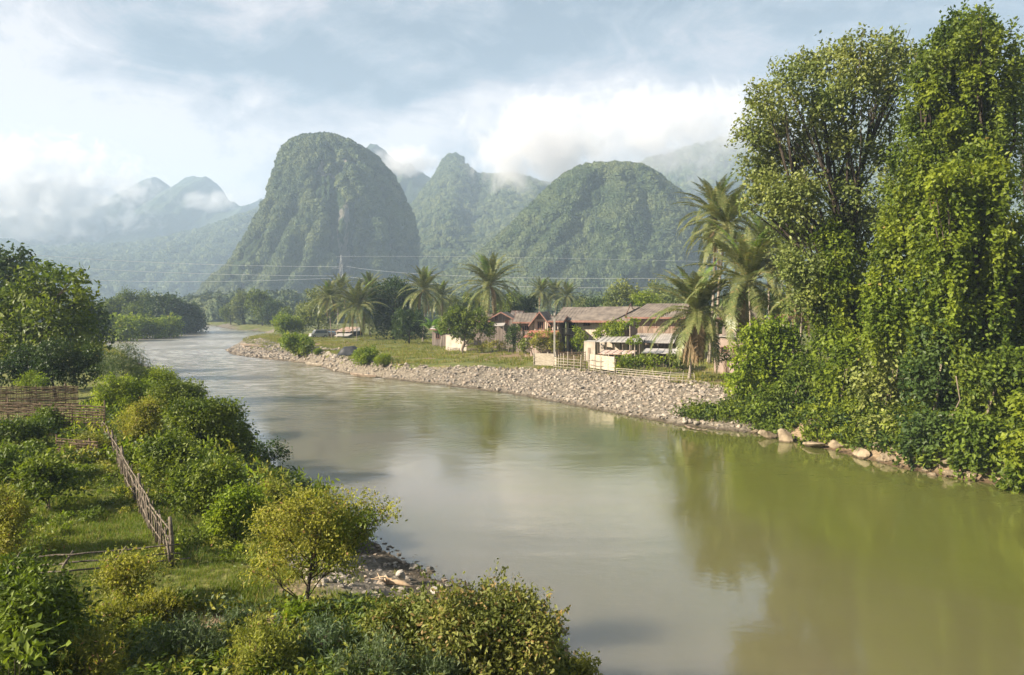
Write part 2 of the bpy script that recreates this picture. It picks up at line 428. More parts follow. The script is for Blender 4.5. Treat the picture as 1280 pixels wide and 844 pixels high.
# ------------------------------------------------------------------ scattering helper (for stuff nobody could count)
def gn_scatter(name, protos, P, S, RZ, label=None, tilt=None, kind='stuff', cat=None):
    """points with scale and turn; each point carries one of the prototype meshes"""
    n = len(P); k = len(protos)
    me = bpy.data.meshes.new(name); me.vertices.add(n); me.vertices.foreach_set('co', np.asarray(P, np.float32).ravel())
    for nm, arr in (('s', S), ('idx', rng.integers(0, k, n))):
        a = me.attributes.new(nm, 'FLOAT', 'POINT'); a.data.foreach_set('value', np.asarray(arr, np.float32))
    rot = np.zeros((n, 3), np.float32); rot[:, 2] = RZ
    if tilt is not None: rot[:, 0] = tilt
    a = me.attributes.new('rot', 'FLOAT_VECTOR', 'POINT'); a.data.foreach_set('vector', rot.ravel())
    o = bpy.data.objects.new(name, me); COL.objects.link(o)
    ng = bpy.data.node_groups.new(name, 'GeometryNodeTree')
    ng.interface.new_socket('Geometry', in_out='INPUT', socket_type='NodeSocketGeometry')
    ng.interface.new_socket('Geometry', in_out='OUTPUT', socket_type='NodeSocketGeometry')
    N, L = ng.nodes, ng.links
    gi, go = N.new('NodeGroupInput'), N.new('NodeGroupOutput'); join = N.new('GeometryNodeJoinGeometry')
    def named(nm, dt='FLOAT'):
        x = N.new('GeometryNodeInputNamedAttribute'); x.data_type = dt; x.inputs['Name'].default_value = nm
        return [q for q in x.outputs if q.enabled and q.name == 'Attribute'][0]
    s_, i_, r_ = named('s'), named('idx'), named('rot', 'FLOAT_VECTOR')
    for q, p in enumerate(protos):
        oi = N.new('GeometryNodeObjectInfo'); oi.inputs['Object'].default_value = p; oi.transform_space = 'ORIGINAL'
        cmpn = N.new('FunctionNodeCompare'); cmpn.data_type = 'FLOAT'; cmpn.operation = 'EQUAL'
        L.new(i_, cmpn.inputs[0]); cmpn.inputs[1].default_value = float(q); cmpn.inputs['Epsilon'].default_value = 0.1
        ip = N.new('GeometryNodeInstanceOnPoints')
        L.new(gi.outputs[0], ip.inputs['Points']); L.new(cmpn.outputs[0], ip.inputs['Selection'])
        L.new(oi.outputs['Geometry'], ip.inputs['Instance']); L.new(r_, ip.inputs['Rotation']); L.new(s_, ip.inputs['Scale'])
        L.new(ip.outputs[0], join.inputs[0])
    L.new(join.outputs[0], go.inputs[0])
    md = o.modifiers.new('scatter', 'NODES'); md.node_group = ng
    return tag(o, label, cat, None, kind)

# ------------------------------------------------------------------ leaves
def leaf_mesh(P, out, n_per, spread, L, W, droop=0.15, wild=0.9, fold=0.12, flat=0.5):
    """P twig tips, out outward directions; returns quads, one diamond leaf each, and a random number per leaf"""
    m = len(P)
    C = np.repeat(P, n_per, axis=0) + rng.normal(0, 1, (m * n_per, 3)) * spread
    O = np.repeat(out, n_per, axis=0); n = len(C)
    D = O * 0.6 + rng.normal(0, 1, (n, 3)) * wild * 0.6; D[:, 2] -= droop
    D /= np.linalg.norm(D, axis=1)[:, None] + 1e-9
    N = rng.normal(0, 1, (n, 3)) * 0.55 + O * 0.5; N[:, 2] += flat
    S = np.cross(D, N); S /= np.linalg.norm(S, axis=1)[:, None] + 1e-9; N = np.cross(S, D)
    l = (L * rng.uniform(0.65, 1.25, n))[:, None]; w = (W * rng.uniform(0.7, 1.2, n))[:, None]
    V = np.empty((n, 4, 3))
    V[:, 0] = C - D * l * .5; V[:, 1] = C + S * w * .5 + N * fold * w; V[:, 2] = C + D * l * .5; V[:, 3] = C - S * w * .5 + N * fold * w
    r = np.clip(np.repeat(rng.uniform(0, 1, m), n_per) * 0.45 + rng.uniform(0, 1, n) * 0.55, 0, 1)
    return V.reshape(-1, 3), np.arange(n * 4).reshape(n, 4), r
def blob_tips(blobs, per_m2, shell=(0.5, 1.14), lump=0.3, seed=1, under=0.5):
    """tips through the outer part of each ellipsoid (cx,cy,cz,rx,ry,rz)"""
    Ps, Os = [], []
    for b in blobs:
        c = np.array(b[:3]); r = np.array(b[3:6]); area = 4 * math.pi * (r[0] * r[1] * r[2]) ** (2 / 3)
        m = max(8, int(area * per_m2))
        d = rng.normal(0, 1, (m, 3)); d /= np.linalg.norm(d, axis=1)[:, None]
        keep = (d[:, 2] > -0.35) | (rng.uniform(0, 1, m) < under); d = d[keep]
        k = rng.uniform(shell[0] ** 2, shell[1] ** 2, len(d)) ** 0.5
        lm = 1 + lump * 2 * (fbm(c + d * r * 1.0 / (0.35 * r.mean() + 0.3), 3, seed) - 0.5)
        Q = c + d * r * (k * lm)[:, None]; g = fbm(Q * (1.5 / max(r.mean(), .05)), 2, seed + 31); kk = g > np.quantile(g, 0.24)
        Ps.append(Q[kk]); Os.append(d[kk])
    return np.concatenate(Ps), np.concatenate(Os)
def streamers(blobs, n, kind, ln, stp):
    """leafy shoots standing off the outline, or creeper strands hanging from it"""
    Ps, Os, Gs = [], [], []
    for i in range(n):
        b = blobs[rng.integers(len(blobs))]; c = np.array(b[:3]); r = np.array(b[3:6]); d = rng.normal(0, 1, 3)
        d[2] = abs(d[2]) * .8 + .1 if kind == 'up' else d[2] * .6; d /= np.linalg.norm(d); R_ = r.mean()
        p = c + d * r * rng.uniform(.85, 1.05); L_ = ln * R_ * rng.uniform(.4, 1.3); m = max(3, int(L_ / stp)); t = np.linspace(0, 1, m)[:, None]
        if kind == 'up': v = d * .6 + np.array([0, 0, .7]) + rng.normal(0, .3, 3); q = p + v / np.linalg.norm(v) * L_ * t - np.array([0, 0, .25]) * L_ * t ** 2; o = np.tile(v, (m, 1))
        else: o = d * np.array([1, 1, 0]); q = p + o * R_ * .22 * np.sin(t * 3) + np.array([0, 0, -1.0]) * L_ * t + np.cumsum(rng.normal(0, .03, (m, 3)), 0); o = np.tile(o, (m, 1))
        Ps.append(q); Os.append(o); Gs.append(np.full(m, rng.uniform()))
    return np.concatenate(Ps), np.concatenate(Os), np.concatenate(Gs)
def crown(name, blobs, per_m2, n_per, spread, L, W, mat, parent, gap=0.0, gapscale=1.0, shoots=3.0, shootlen=.75, strands=0, strandlen=1.8, **kw):
    tipkw = {k: kw.pop(k) for k in ('shell', 'lump', 'under') if k in kw}
    P, O = blob_tips(blobs, per_m2, **tipkw)
    if gap > 0:
        g = fbm(P * gapscale, 2, 77); k = g > np.quantile(g, gap); P, O = P[k], O[k]
    V, Fc, r = leaf_mesh(P, O, n_per, spread, L, W, **kw)
    for kind, cnt, ln, stp in (('up', shoots, shootlen, L * .55), ('down', strands, strandlen, L * .45)):
        if not cnt: continue
        P, O, G_ = streamers(blobs, int(cnt * len(blobs)), kind, ln, stp)
        k2 = dict(kw); k2['wild'] = .8; k2['droop'] = .55 if kind == 'down' else -.2
        V2, F2, r2 = leaf_mesh(P, O, 3 if kind == 'down' else 2, L * .33, L * .9, W * .9, **k2)
        V, Fc, r = np.vstack([V, V2]), np.vstack([Fc, F2 + len(V)]), np.r_[r, np.clip(np.repeat(G_, 3 if kind == 'down' else 2) * .7 + r2 * .3, 0, 1)]
    return mesh_np(name, V, Fc, mat, {'rnd': ('FACE', r)}, False, parent)

# ------------------------------------------------------------------ mountains
def hill_material(name, dark, light, rock, rock_amt, scale):
    m, t, out = newmat(name)
    g = t.node('ShaderNodeNewGeometry'); pos = g.outputs['Position']
    n1 = t.noise(pos, scale, 5, 0.6); n2 = t.noise(pos, scale * 5, 4, 0.6)
    c = t.mix(t.ramp(n1, 0.35, 0.65), dark, light); c = t.mix(t.ramp(n2, 0.3, 0.75), c, dark)
    v = t.vmath('MULTIPLY', pos, (1, 1, 0.28))
    rk = t.ramp(t.noise(v, scale * 2.2, 6, 0.6), 0.60 - rock_amt, 0.66 - rock_amt)
    c = t.mix(rk, c, t.mix(n2, rock, tuple(x * 0.6 for x in rock)))
    bn = t.node('ShaderNodeBump'); bn.inputs['Strength'].default_value = 1.0; bn.inputs['Distance'].default_value = 6.0
    t.l.new(t.math('ADD', n1, t.noise(pos, scale * 9, 4, 0.7)), bn.inputs['Height'])
    bsdf(t, out, c, 0.9, 0.1, 0, bn.outputs[0]); return m

def karst(name, prof, D, depth, mat, seed, rough=0.05, dy=0.0):
    """prof rows: (v, ul, ur) silhouette of the rock in the photograph; built as a tower of that real width"""
    prof = np.array(sorted(prof), float)      # from the top row down
    zs = np.array([at_d(640, v, D)[2] for v in prof[:, 0]]); mp = mpp(D)
    xl = (prof[:, 1] - 640) * mp; xr = (prof[:, 2] - 640) * mp
    nz, nt = 170, 420
    zz = np.concatenate([np.linspace(zs[-1], zs[0], nz)]); q = zs[::-1]
    L = np.interp(zz, q, xl[::-1]); Rr = np.interp(zz, q, xr[::-1])
    th = np.linspace(0, 2 * math.pi, nt, endpoint=False)
    TH, ZZ = np.meshgrid(th, zz); a = ((Rr - L) / 2)[:, None]; cx = ((Rr + L) / 2)[:, None]
    b = a * depth
    nrm = np.c_[np.cos(TH).ravel(), np.sin(TH).ravel(), np.zeros(TH.size)]
    base = np.c_[(cx + a * np.cos(TH)).ravel(), (D + dy + b * np.sin(TH)).ravel(), ZZ.ravel()]
    H = zs[0] - zs[-1]
    n = fbm(np.c_[base[:, :2] / (H * 0.22), base[:, 2] / (H * 0.6)], 3, seed) - 0.5
    n2 = fbm(base / (H * 0.06), 4, seed + 5) - 0.5
    amp = rough * H * np.clip((zs[0] - base[:, 2]) / (H * 0.12), 0.15, 1)
    side = np.abs(np.cos(TH)).ravel()
    rib = 1 - np.abs(2 * fbm(np.c_[np.cos(TH).ravel() * 3.2 + 9, np.sin(TH).ravel() * 3.2, base[:, 2] / (H * 0.9)], 3, seed + 21) - 1)
    base += nrm * (amp * (n * 3.4 * (1 - 0.85 * side ** 4) + n2 * 1.3 + (rib - .72) * 4.5 * (1 - 0.9 * side ** 6)))[:, None]
    base = np.vstack([base, [[cx[-1, 0], D + dy, zs[0] + 1.0]]])
    ii = np.arange(nz * nt).reshape(nz, nt); jn = np.roll(ii, -1, axis=1)
    fq = np.stack([ii[:-1].ravel(), jn[:-1].ravel(), jn[1:].ravel(), ii[1:].ravel()], 1)
    top = len(base) - 1
    ft = np.stack([ii[-1], jn[-1], np.full(nt, top)], 1)
    o = tag(mesh_np(name, base, [fq, ft], mat, None, True), kind='structure')
    return o, base, fq

def ridge(name, crest, D, Wd, mat, seed, rough=0.10, nu=420, nv=90, z0=-3):
    """a range: crest line by (u, v) at depth D, slopes falling both ways"""
    crest = np.array(sorted(crest), float); mp = mpp(D)
    us = np.linspace(crest[0, 0], crest[-1, 0], nu); vs = np.interp(us, crest[:, 0], crest[:, 1]) + (fbm(np.c_[us / 9.0, 0 * us, 0 * us], 3, seed + 1) - .5) * 7
    zc = np.array([at_d(640, v, D)[2] for v in vs]); x = (us - 640) * mp
    t = np.linspace(-0.6, 1.0, nv); X, T = np.meshgrid(x, t); ZC = np.tile(zc, (nv, 1))
    Hm = zc.max()
    sh = np.where(T > 0, (1 - T) ** 1.25 * 0.75 + 0.25 * np.cos(np.clip(T, 0, 1) * math.pi / 2), (1 + T / 0.6))
    p = np.c_[X.ravel() / (Hm * 0.45), T.ravel() * 1.2, np.zeros(X.size)]
    n = (1 - np.abs(2 * fbm(p + 7.3, 4, seed) - 1)).reshape(X.shape) - 0.6
    n2 = fbm(np.c_[X.ravel() / (Hm * .07), T.ravel() * Wd / (Hm * .07), 0 * X.ravel()], 4, seed + 3).reshape(X.shape) - 0.5
    edge = np.clip(np.abs(T) * 5, 0.05, 1) * np.clip((1 - T) * 4, 0, 1)
    Z = z0 + (ZC - z0) * sh + (n * rough * 2.2) * ZC * edge + n2 * 0.05 * Hm * np.clip((1 - T) * 4, 0, 1) * np.clip(np.abs(T) * 5, 0.35, 1)
    Y = D - T * Wd + (fbm(np.c_[X.ravel() / (Hm * .5), 0 * X.ravel(), 0 * X.ravel()], 2, seed + 9).reshape(X.shape) - .5) * Wd * 0.25 * np.abs(T)
    V = np.c_[X.ravel(), Y.ravel(), Z.ravel()]
    ii = np.arange(V.shape[0]).reshape(X.shape)
    fq = np.stack([ii[:-1, :-1].ravel(), ii[1:, :-1].ravel(), ii[1:, 1:].ravel(), ii[:-1, 1:].ravel()], 1)
    o = tag(mesh_np(name, V, fq, mat, None, True), kind='structure')
    return o, V, fq

m_near = hill_material('karst_near', (0.030, 0.050, 0.020), (0.060, 0.080, 0.028), (0.24, 0.22, 0.19), 0.06, 0.020)
m_mid = hill_material('karst_mid', (0.030, 0.052, 0.022), (0.055, 0.075, 0.030), (0.20, 0.19, 0.17), -0.01, 0.014)
m_far = hill_material('karst_far', (0.035, 0.055, 0.030), (0.055, 0.070, 0.035), (0.12, 0.12, 0.11), -0.08, 0.010)

K1 = karst('limestone_mountain', [(173, 399, 404), (175, 396, 415), (178, 384, 427), (181, 375, 436), (188, 366, 451), (200, 359, 467), (215, 357, 482), (230, 352, 493),
     (250, 347, 504), (270, 340, 512), (290, 328, 515), (310, 316, 517), (330, 304, 517), (350, 284, 516), (370, 262, 514), (392, 236, 512)], 900, 0.72, m_near, 11, 0.042)
K2 = karst('wooded_hill', [(213, 738, 752), (214.5, 730, 800), (220, 714, 814), (228, 703, 824), (238, 693, 834), (250, 680, 848), (262, 668, 857), (275, 655, 866),
     (290, 640, 872), (310, 618, 878), (330, 592, 884), (350, 556, 890), (370, 515, 896), (392, 480, 905)], 760, 0.5, m_near, 31, 0.04)
K3 = ridge('hill_range', [(420, 380), (470, 320), (505, 285), (515, 272), (530, 247), (545, 222), (552, 212), (557, 203), (563, 198), (570, 196), (578, 199), (586, 207), (590, 215),
     (600, 222), (640, 222), (680, 228), (720, 245), (780, 262), (840, 280), (900, 300), (980, 340)], 1600, 700, m_mid, 41, 0.10)
K4 = ridge('far_peak', [(380, 330), (420, 280), (440, 225), (448, 200), (456, 186), (465, 181), (474, 179), (484, 186), (495, 200), (505, 207), (515, 204), (522, 210), (540, 222), (570, 236), (640, 260), (760, 330)], 1900, 700, m_far, 51, 0.06)
K5 = ridge('far_range', [(640, 300), (700, 262), (760, 225), (800, 205), (850, 190), (900, 176), (960, 168), (1040, 160), (1120, 140), (1200, 130), (1275, 128), (1330, 150), (1420, 190), (1560, 260)], 1850, 850, m_far, 61, 0.07)
K6 = ridge('distant_range', [(-420, 300), (-200, 270), (-60, 262), (60, 268), (110, 262), (150, 242), (172, 232), (182, 226), (190, 222), (203, 222), (211, 228), (218, 236), (226, 229), (236, 221), (248, 219), (262, 219), (272, 226), (281, 238),
     (289, 249), (300, 257), (315, 256), (330, 248), (350, 262), (400, 300), (470, 330)], 2700, 1000, m_far, 71, 0.05)
K7 = ridge('misty_hills', [(-520, 296), (-200, 300), (-40, 306), (8, 305), (18, 301), (28, 307), (45, 311), (80, 317), (120, 308), (160, 312), (205, 302), (240, 297), (267, 289), (290, 281), (308, 272), (335, 262), (380, 280), (460, 330)], 2050, 800, m_far, 81, 0.08)

# ------------------------------------------------------------------ wood on the slopes
m_wood = leafmat('wood_leaves', (0.026, 0.054, 0.022), (0.145, 0.165, 0.062), None, 0, 0.10, 0.7, 0.028)
def lumpy_crown(name, seed):
    """one forest crown about 1 m across: a strongly lumpy dome with small leaf sprays standing off it"""
    g = np.random.default_rng(seed)
    nt_, np_ = 26, 15
    th = np.linspace(0, 2 * math.pi, nt_, endpoint=False); ph = np.linspace(0.02, 2.2, np_)
    PH, TH = np.meshgrid(ph, th, indexing='ij')
    d = np.c_[(np.sin(PH) * np.cos(TH)).ravel(), (np.sin(PH) * np.sin(TH)).ravel(), np.cos(PH).ravel()]
    ax = g.uniform(0.85, 1.2, 3)
    r = 0.30 + 0.42 * (1 - np.abs(2 * fbm(d * 2.1 + seed, 2, seed) - 1)) * 0.62 + 0.16 * (fbm(d * 6.5, 2, seed + 3) - 0.5)
    V = d * r[:, None] * ax + np.array([0, 0, 0.30])
    V += g.normal(0, 0.012, V.shape)
    ii = np.arange(np_ * nt_).reshape(np_, nt_); jn = np.roll(ii, -1, axis=1)
    Fq = np.stack([ii[:-1].ravel(), ii[1:].ravel(), jn[1:].ravel(), jn[:-1].ravel()], 1)
    k = g.integers(0, len(V), 230)
    V2, F2, r2 = leaf_mesh(V[k] + d[k] * 0.01, d[k], 1, 0.02, 0.12, 0.09, 0.1, 0.8, 0.1, 0.3)
    Va = np.vstack([V, V2]); Fa = np.vstack([Fq, F2 + len(V)])
    fr = fbm(V[Fq[:, 0]] * 5, 2, seed)
    return mesh_np(name, Va, Fa, m_wood, {'rnd': ('FACE', np.r_[fr, r2])}, False, None, link=False)
wood_protos = [lumpy_crown('wood_crown', 100 + i) for i in range(6)]

def wood_on(name, V, fq, n, size, label, vmax=400, bare=0.0, seed=0, ulim=(-60, 1340)):
    A = V[fq[:, 0]]; B = V[fq[:, 1]]; C = V[fq[:, 2]]; Dq = V[fq[:, 3]]
    N = np.cross(C - A, Dq - B); ar = np.linalg.norm(N, axis=1) / 2; N = N / (2 * ar[:, None] + 1e-9)
    cen = (A + B + C + Dq) / 4; view = np.array([0, 0, CAMZ]) - cen; dist = np.linalg.norm(view, axis=1); view /= dist[:, None]
    fac = np.abs((N * view).sum(1)); s = np.sign((N * view).sum(1)).mean()
    f = (N * view).sum(1) * (1 if s > 0 else 1)
    u = 640 + cen[:, 0] / cen[:, 1] * F; v = VH - (cen[:, 2] - CAMZ) / cen[:, 1] * F
    ok = (f > -0.30) & (u > ulim[0]) & (u < ulim[1]) & (v < vmax)
    w = ar * ok; w /= w.sum()
    pick = rng.choice(len(fq), n, p=w); a, b = rng.uniform(0, 1, (2, n))
    P = A[pick] * ((1 - a) * (1 - b))[:, None] + B[pick] * (a * (1 - b))[:, None] + C[pick] * (a * b)[:, None] + Dq[pick] * ((1 - a) * b)[:, None]
    if bare > 0:
        g = fbm(P * np.array([0.03, 0.03, 0.012]), 4, seed + 90); k = g > np.quantile(g, bare); P = P[k]
    n = len(P); S = size * rng.uniform(0.55, 1.5, n); P[:, 2] -= S * 0.12
    return gn_scatter(name, wood_protos, P, S, rng.uniform(0, 6.28, n), label, rng.normal(0, 0.2, n))
wood_on('forest', K1[1], K1[2], 17000, 7.6, 'dense wood clothing the tall steep-sided limestone mountain', bare=0.20, seed=1)
wood_on('forest', K2[1], K2[2], 14000, 7.6, 'dense wood clothing the round hill behind the village roofs', seed=2)
wood_on('forest', K3[1], K3[2], 16000, 9.5, 'wood on the hazy range between the mountain and the round hill', bare=0.08, seed=3, ulim=(440, 960))
wood_on('forest', K7[1], K7[2], 7000, 15, 'wood on the misty low hills beyond the river bend', bare=0.1, seed=4, ulim=(-60, 420))
wood_on('forest', K5[1], K5[2], 9000, 14, 'wood on the far range rising behind the right-hand trees', bare=0.1, seed=5, ulim=(760, 1340))
# the plain between the village and the hills
n = 5200
yy = rng.uniform(330, 800, n); uu = rng.uniform(-80, 1360, n)
PP = np.c_[(uu - 640) / F * yy, yy, np.zeros(n)]
s_, _ = shore(PP); keep = (s_ > 8)
PP = PP[keep]; SS = rng.uniform(9, 17, len(PP)) * (0.8 + 0.5 * (PP[:, 1] > 420)); PP[:, 2] = 1.5
gn_scatter('forest', wood_protos, PP, SS, rng.uniform(0, 6.28, len(PP)), 'wood filling the plain between the village and the hills')

# ------------------------------------------------------------------ haze (air) and low cloud
def haze():
    mb = MB(); mb.box(-3600, 3600, -60, 3300, -3.2, 640)
    m, t, out = newmat('haze')
    v = t.node('ShaderNodeVolumePrincipled')
    v.inputs['Color'].default_value = (0.60, 0.77, 1.0, 1); v.inputs['Density'].default_value = HAZE_D
    v.inputs['Anisotropy'].default_value = 0.0
    t.l.new(v.outputs[0], out.inputs['Volume'])
    o = mb.build('haze', m); tag(o, kind='stuff', label='pale blue morning haze filling the valley')
HAZE_D = 0.00031
haze()

def cloud(cu, cv, D, ru, rv, depth, dens, seed, label, thr=0.42, nsc=0.017):
    c = at_d(cu, cv, D); mp = mpp(D); rx, rz, ry = ru * mp, rv * mp, depth
    nt_, np_ = 32, 17
    ph = np.linspace(0.001, math.pi - 0.001, np_); th = np.linspace(0, 2 * math.pi, nt_, endpoint=False)
    PH, TH = np.meshgrid(ph, th, indexing='ij')
    V = np.c_[(np.sin(PH) * np.cos(TH)).ravel() * rx, (np.sin(PH) * np.sin(TH)).ravel() * ry, np.cos(PH).ravel() * rz]
    ii = np.arange(np_ * nt_).reshape(np_, nt_); jn = np.roll(ii, -1, axis=1)
    Fq = np.stack([ii[:-1].ravel(), ii[1:].ravel(), jn[1:].ravel(), jn[:-1].ravel()], 1)
    m, t, out = newmat('cloud')
    ob = t.node('ShaderNodeTexCoord').outputs['Object']
    q = t.vmath('MULTIPLY', ob, (1 / rx, 1 / ry, 1 / rz)); r2 = t.vmath('DOT_PRODUCT', q, q)
    n = t.noise(t.vmath('ADD', ob, (seed * 913.0, seed * 37.0, 0)), nsc, 8, 0.62, 0.6)
    e = t.math('SUBTRACT', t.math('ADD', t.math('MULTIPLY', n, 1.35), t.math('MULTIPLY', t.math('SUBTRACT', 1.0, r2), 0.40)), thr + 0.40)
    dn = t.math('MULTIPLY', t.ramp(e, 0.0, 0.26), dens)
    v = t.node('ShaderNodeVolumePrincipled'); v.inputs['Color'].default_value = (0.90, 0.88, 0.88, 1)
    t.l.new(dn, v.inputs['Density']); v.inputs['Anisotropy'].default_value = 0.0
    t.l.new(v.outputs[0], out.inputs['Volume'])
    o = mesh_np('low_cloud', V, Fq, m, None, True); o.location = c
    return tag(o, label, None, None, 'stuff')
cloud(668, 178, 1250, 105, 78, 120, 0.020, 1, 'bright low cloud resting on the hill range behind the round hill')
cloud(835, 165, 1380, 210, 78, 130, 0.012, 2, 'low cloud trailing across the far range at the right')
cloud(20, 245, 2150, 205, 90, 170, 0.022, 3, 'bright cloud bank lying on the distant range at the left')
cloud(508, 203, 1750, 62, 24, 70, 0.02, 4, 'small wisp of cloud drifting between the far peaks', nsc=0.016)
cloud(262, 252, 2300, 55, 18, 60, 0.014, 5, 'thin wisp of cloud before the distant twin peaks', nsc=0.014)

# ------------------------------------------------------------------ plant builders
LM = {
    'vine':   leafmat('vine_leaves', (0.028, 0.058, 0.006), (0.245, 0.285, 0.024), (0.26, 0.20, 0.06), 0.03, 0.38, 0.48, 0.45),
    'olive':  leafmat('olive_leaves', (0.055, 0.080, 0.018), (0.280, 0.300, 0.080), (0.23, 0.20, 0.09), 0.05, 0.30, 0.42, 0.5),
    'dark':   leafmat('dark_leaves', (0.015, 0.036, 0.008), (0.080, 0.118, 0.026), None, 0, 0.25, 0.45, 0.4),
    'mid':    leafmat('mid_green_leaves', (0.027, 0.055, 0.008), (0.200, 0.240, 0.026), (0.20, 0.19, 0.04), 0.03, 0.34, 0.5, 0.5),
    'bright': leafmat('bright_leaves', (0.055, 0.100, 0.008), (0.300, 0.350, 0.028), (0.30, 0.28, 0.06), 0.04, 0.42, 0.5, 0.8),
    'yellow': leafmat('yellow_green_leaves', (0.085, 0.095, 0.014), (0.400, 0.380, 0.062), (0.30, 0.17, 0.08), 0.10, 0.38, 0.55, 1.0),
    'brownish': leafmat('browning_leaves', (0.060, 0.075, 0.016), (0.250, 0.250, 0.055), (0.23, 0.16, 0.06), 0.22, 0.32, 0.5, 1.4),
    'grey':   leafmat('grey_green_leaves', (0.055, 0.085, 0.035), (0.130, 0.165, 0.075), (0.2, 0.18, 0.08), 0.06, 0.3, 0.5, 1.0),
    'palm':   leafmat('palm_leaves', (0.070, 0.095, 0.024), (0.240, 0.240, 0.095), (0.25, 0.20, 0.08), 0.06, 0.25, 0.34, 0.6),
    'palmyoung': leafmat('young_palm_leaves', (0.10, 0.17, 0.025), (0.20, 0.25, 0.05), None, 0, 0.35, 0.38, 0.6),
    'dead':   leafmat('dead_palm_leaves', (0.16, 0.105, 0.055), (0.31, 0.225, 0.13), None, 0, 0.2, 0.8, 0.8),
    'banana': leafmat('banana_leaves', (0.070, 0.140, 0.020), (0.150, 0.230, 0.045), None, 0, 0.4, 0.4, 0.8),
}
bark = simple('bark', (0.11, 0.085, 0.06), (0.22, 0.18, 0.135), 4, 0.9, 0.1, (1, 1, 0.25), 0.8)
darkbark = simple('dark_bark', (0.030, 0.024, 0.019), (0.070, 0.056, 0.043), 5, 0.9, 0.1, (1, 1, 0.25), 0.8)
palmbark = simple('palm_bark', (0.17, 0.14, 0.11), (0.30, 0.26, 0.21), 2.2, 0.9, 0.1, (0.4, 0.4, 4), 0.8)

# leaf kinds: material, length, width, leaves per twig, spread of a twig, cover, droop
ST = {
    'vine': ('vine', .30, .20, 9, .22, 2.3, .45), 'vinedark': ('mid', .28, .17, 9, .22, 2.3, .45), 'olive': ('olive', .30, .19, 7, .28, 1.5, .35),
    'dark': ('dark', .30, .18, 9, .25, 2.2, .2), 'mid': ('mid', .32, .19, 8, .25, 2.0, .25), 'bright': ('bright', .30, .2, 8, .22, 2.0, .25),
    'bigleaf': ('mid', .55, .26, 7, .35, 1.6, .30),
    'farmid': ('mid', .60, .42, 6, .5, 2.0, .2), 'fardark': ('dark', .55, .40, 6, .5, 2.2, .2), 'farolive': ('olive', .55, .38, 6, .5, 1.8, .2), 'farbright': ('bright', .5, .35, 6, .4, 2.0, .2),
    'nearyellow': ('yellow', .085, .045, 9, .10, 1.5, .15), 'nearbrown': ('brownish', .10, .055, 9, .11, 1.8, .2), 'nearmid': ('mid', .13, .055, 9, .12, 1.8, .2),
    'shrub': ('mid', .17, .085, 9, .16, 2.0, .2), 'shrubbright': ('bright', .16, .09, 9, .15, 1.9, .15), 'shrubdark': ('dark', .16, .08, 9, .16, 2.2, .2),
    'shrubyellow': ('yellow', .12, .065, 9, .13, 1.7, .15), 'bamboo': ('grey', .28, .035, 8, .22, 0.9, .6), 'herb': ('grey', .15, .030, 10, .13, 1.0, -.1), 'herbyellow': ('yellow', .11, .032, 10, .12, 1.0, -.1),
    'narrow': ('nearmid', .2, .04, 8, .2, 1.2, .3),
}
LM['nearmid'] = LM['mid']
def crown_st(name, blobs, st, parent, **kw):
    m, L, W, npr, spr, cov, dr = ST[st]
    sc_ = kw.pop('leafscale', 1.0); L *= sc_; W *= sc_; cov *= kw.pop('cov', 1.0); kw.setdefault('lump', 0.38)
    return crown(name, blobs, cov / (L * W * 0.5 * npr), npr, spr, L, W, LM[m], parent, droop=dr, **kw)
def env_blobs(w, h, n, seed, d=None, base=0.25, r=0.30):
    """blobs filling a bush or crown w wide, h tall, standing on z=0"""
    g = np.random.default_rng(seed); out = []; d = d or w
    for i in range(n):
        a = g.uniform(0, 6.28); q = math.sqrt(g.uniform(0, 1)) * 0.62; zz = g.uniform(base, 0.80)
        k = math.sqrt(max(0.1, 1 - ((zz - 0.45) / 0.62) ** 2)) * q
        rr = r * g.uniform(0.75, 1.25) * (1.15 - 0.35 * zz)
        out.append((math.cos(a) * k * w / 2 * 1.1, math.sin(a) * k * d / 2 * 1.1, zz * h, rr * w * .62, rr * d * .62, min(rr * h * .85, rr * w)))
    out.append((0, 0, h * 0.74, w * r * .7, d * r * .7, h * r * .8))
    return out
def limbs(blobs, tr, mat, parent, z0=0.0, name='trunk', bend=0.12, seed=0, split=0.35, nstem=1):
    """trunk(s) rising from the base with a limb to every blob"""
    g = np.random.default_rng(seed + 5); mb = MB(); B = np.array([b[:3] for b in blobs]); top = B[:, 2].max()
    for s_ in range(nstem):
        o = np.array([g.normal(0, tr * 1.5 * (nstem > 1)), g.normal(0, tr * 1.5 * (nstem > 1)), z0 - 0.25])
        c = np.array([B[:, 0].mean() + g.normal(0, .1), B[:, 1].mean(), top * 0.8])
        fork = o + (c - o) * split
        t_ = np.linspace(0, 1, 7)[:, None]; pts = o * (1 - t_) + c * t_; pts[1:-1, :2] += g.normal(0, bend * tr * 4, (5, 2))
        mb.tube(pts, np.linspace(tr, tr * 0.28, 7), 8)
        for k, b in enumerate(blobs):
            if nstem > 1 and k % nstem != s_: continue
            b3 = np.array(b[:3]); f = g.uniform(split * .8, 0.85); st = o * (1 - f) + c * f
            if b3[2] < st[2]: f = max(0.12, split * 0.6); st = o * (1 - f) + c * f
            st = np.array([np.interp(st[2], pts[:, 2], pts[:, i]) for i in range(3)])
            midp = (st + b3) / 2 + g.normal(0, .06, 3) * np.linalg.norm(b3 - st); r0 = tr * (1 - f * .6) * .5
            mb.tube([st, midp, b3], [r0, r0 * .6, r0 * .25], 5)
            for q in range(3):
                e = b3 + g.normal(0, 1, 3) * np.array(b[3:6]) * .55
                mb.tube([midp, (midp + e) / 2 + g.normal(0, .04, 3), e], [r0 * .45, r0 * .3, r0 * .1], 4)
    return mb.build(name, mat, parent, True)
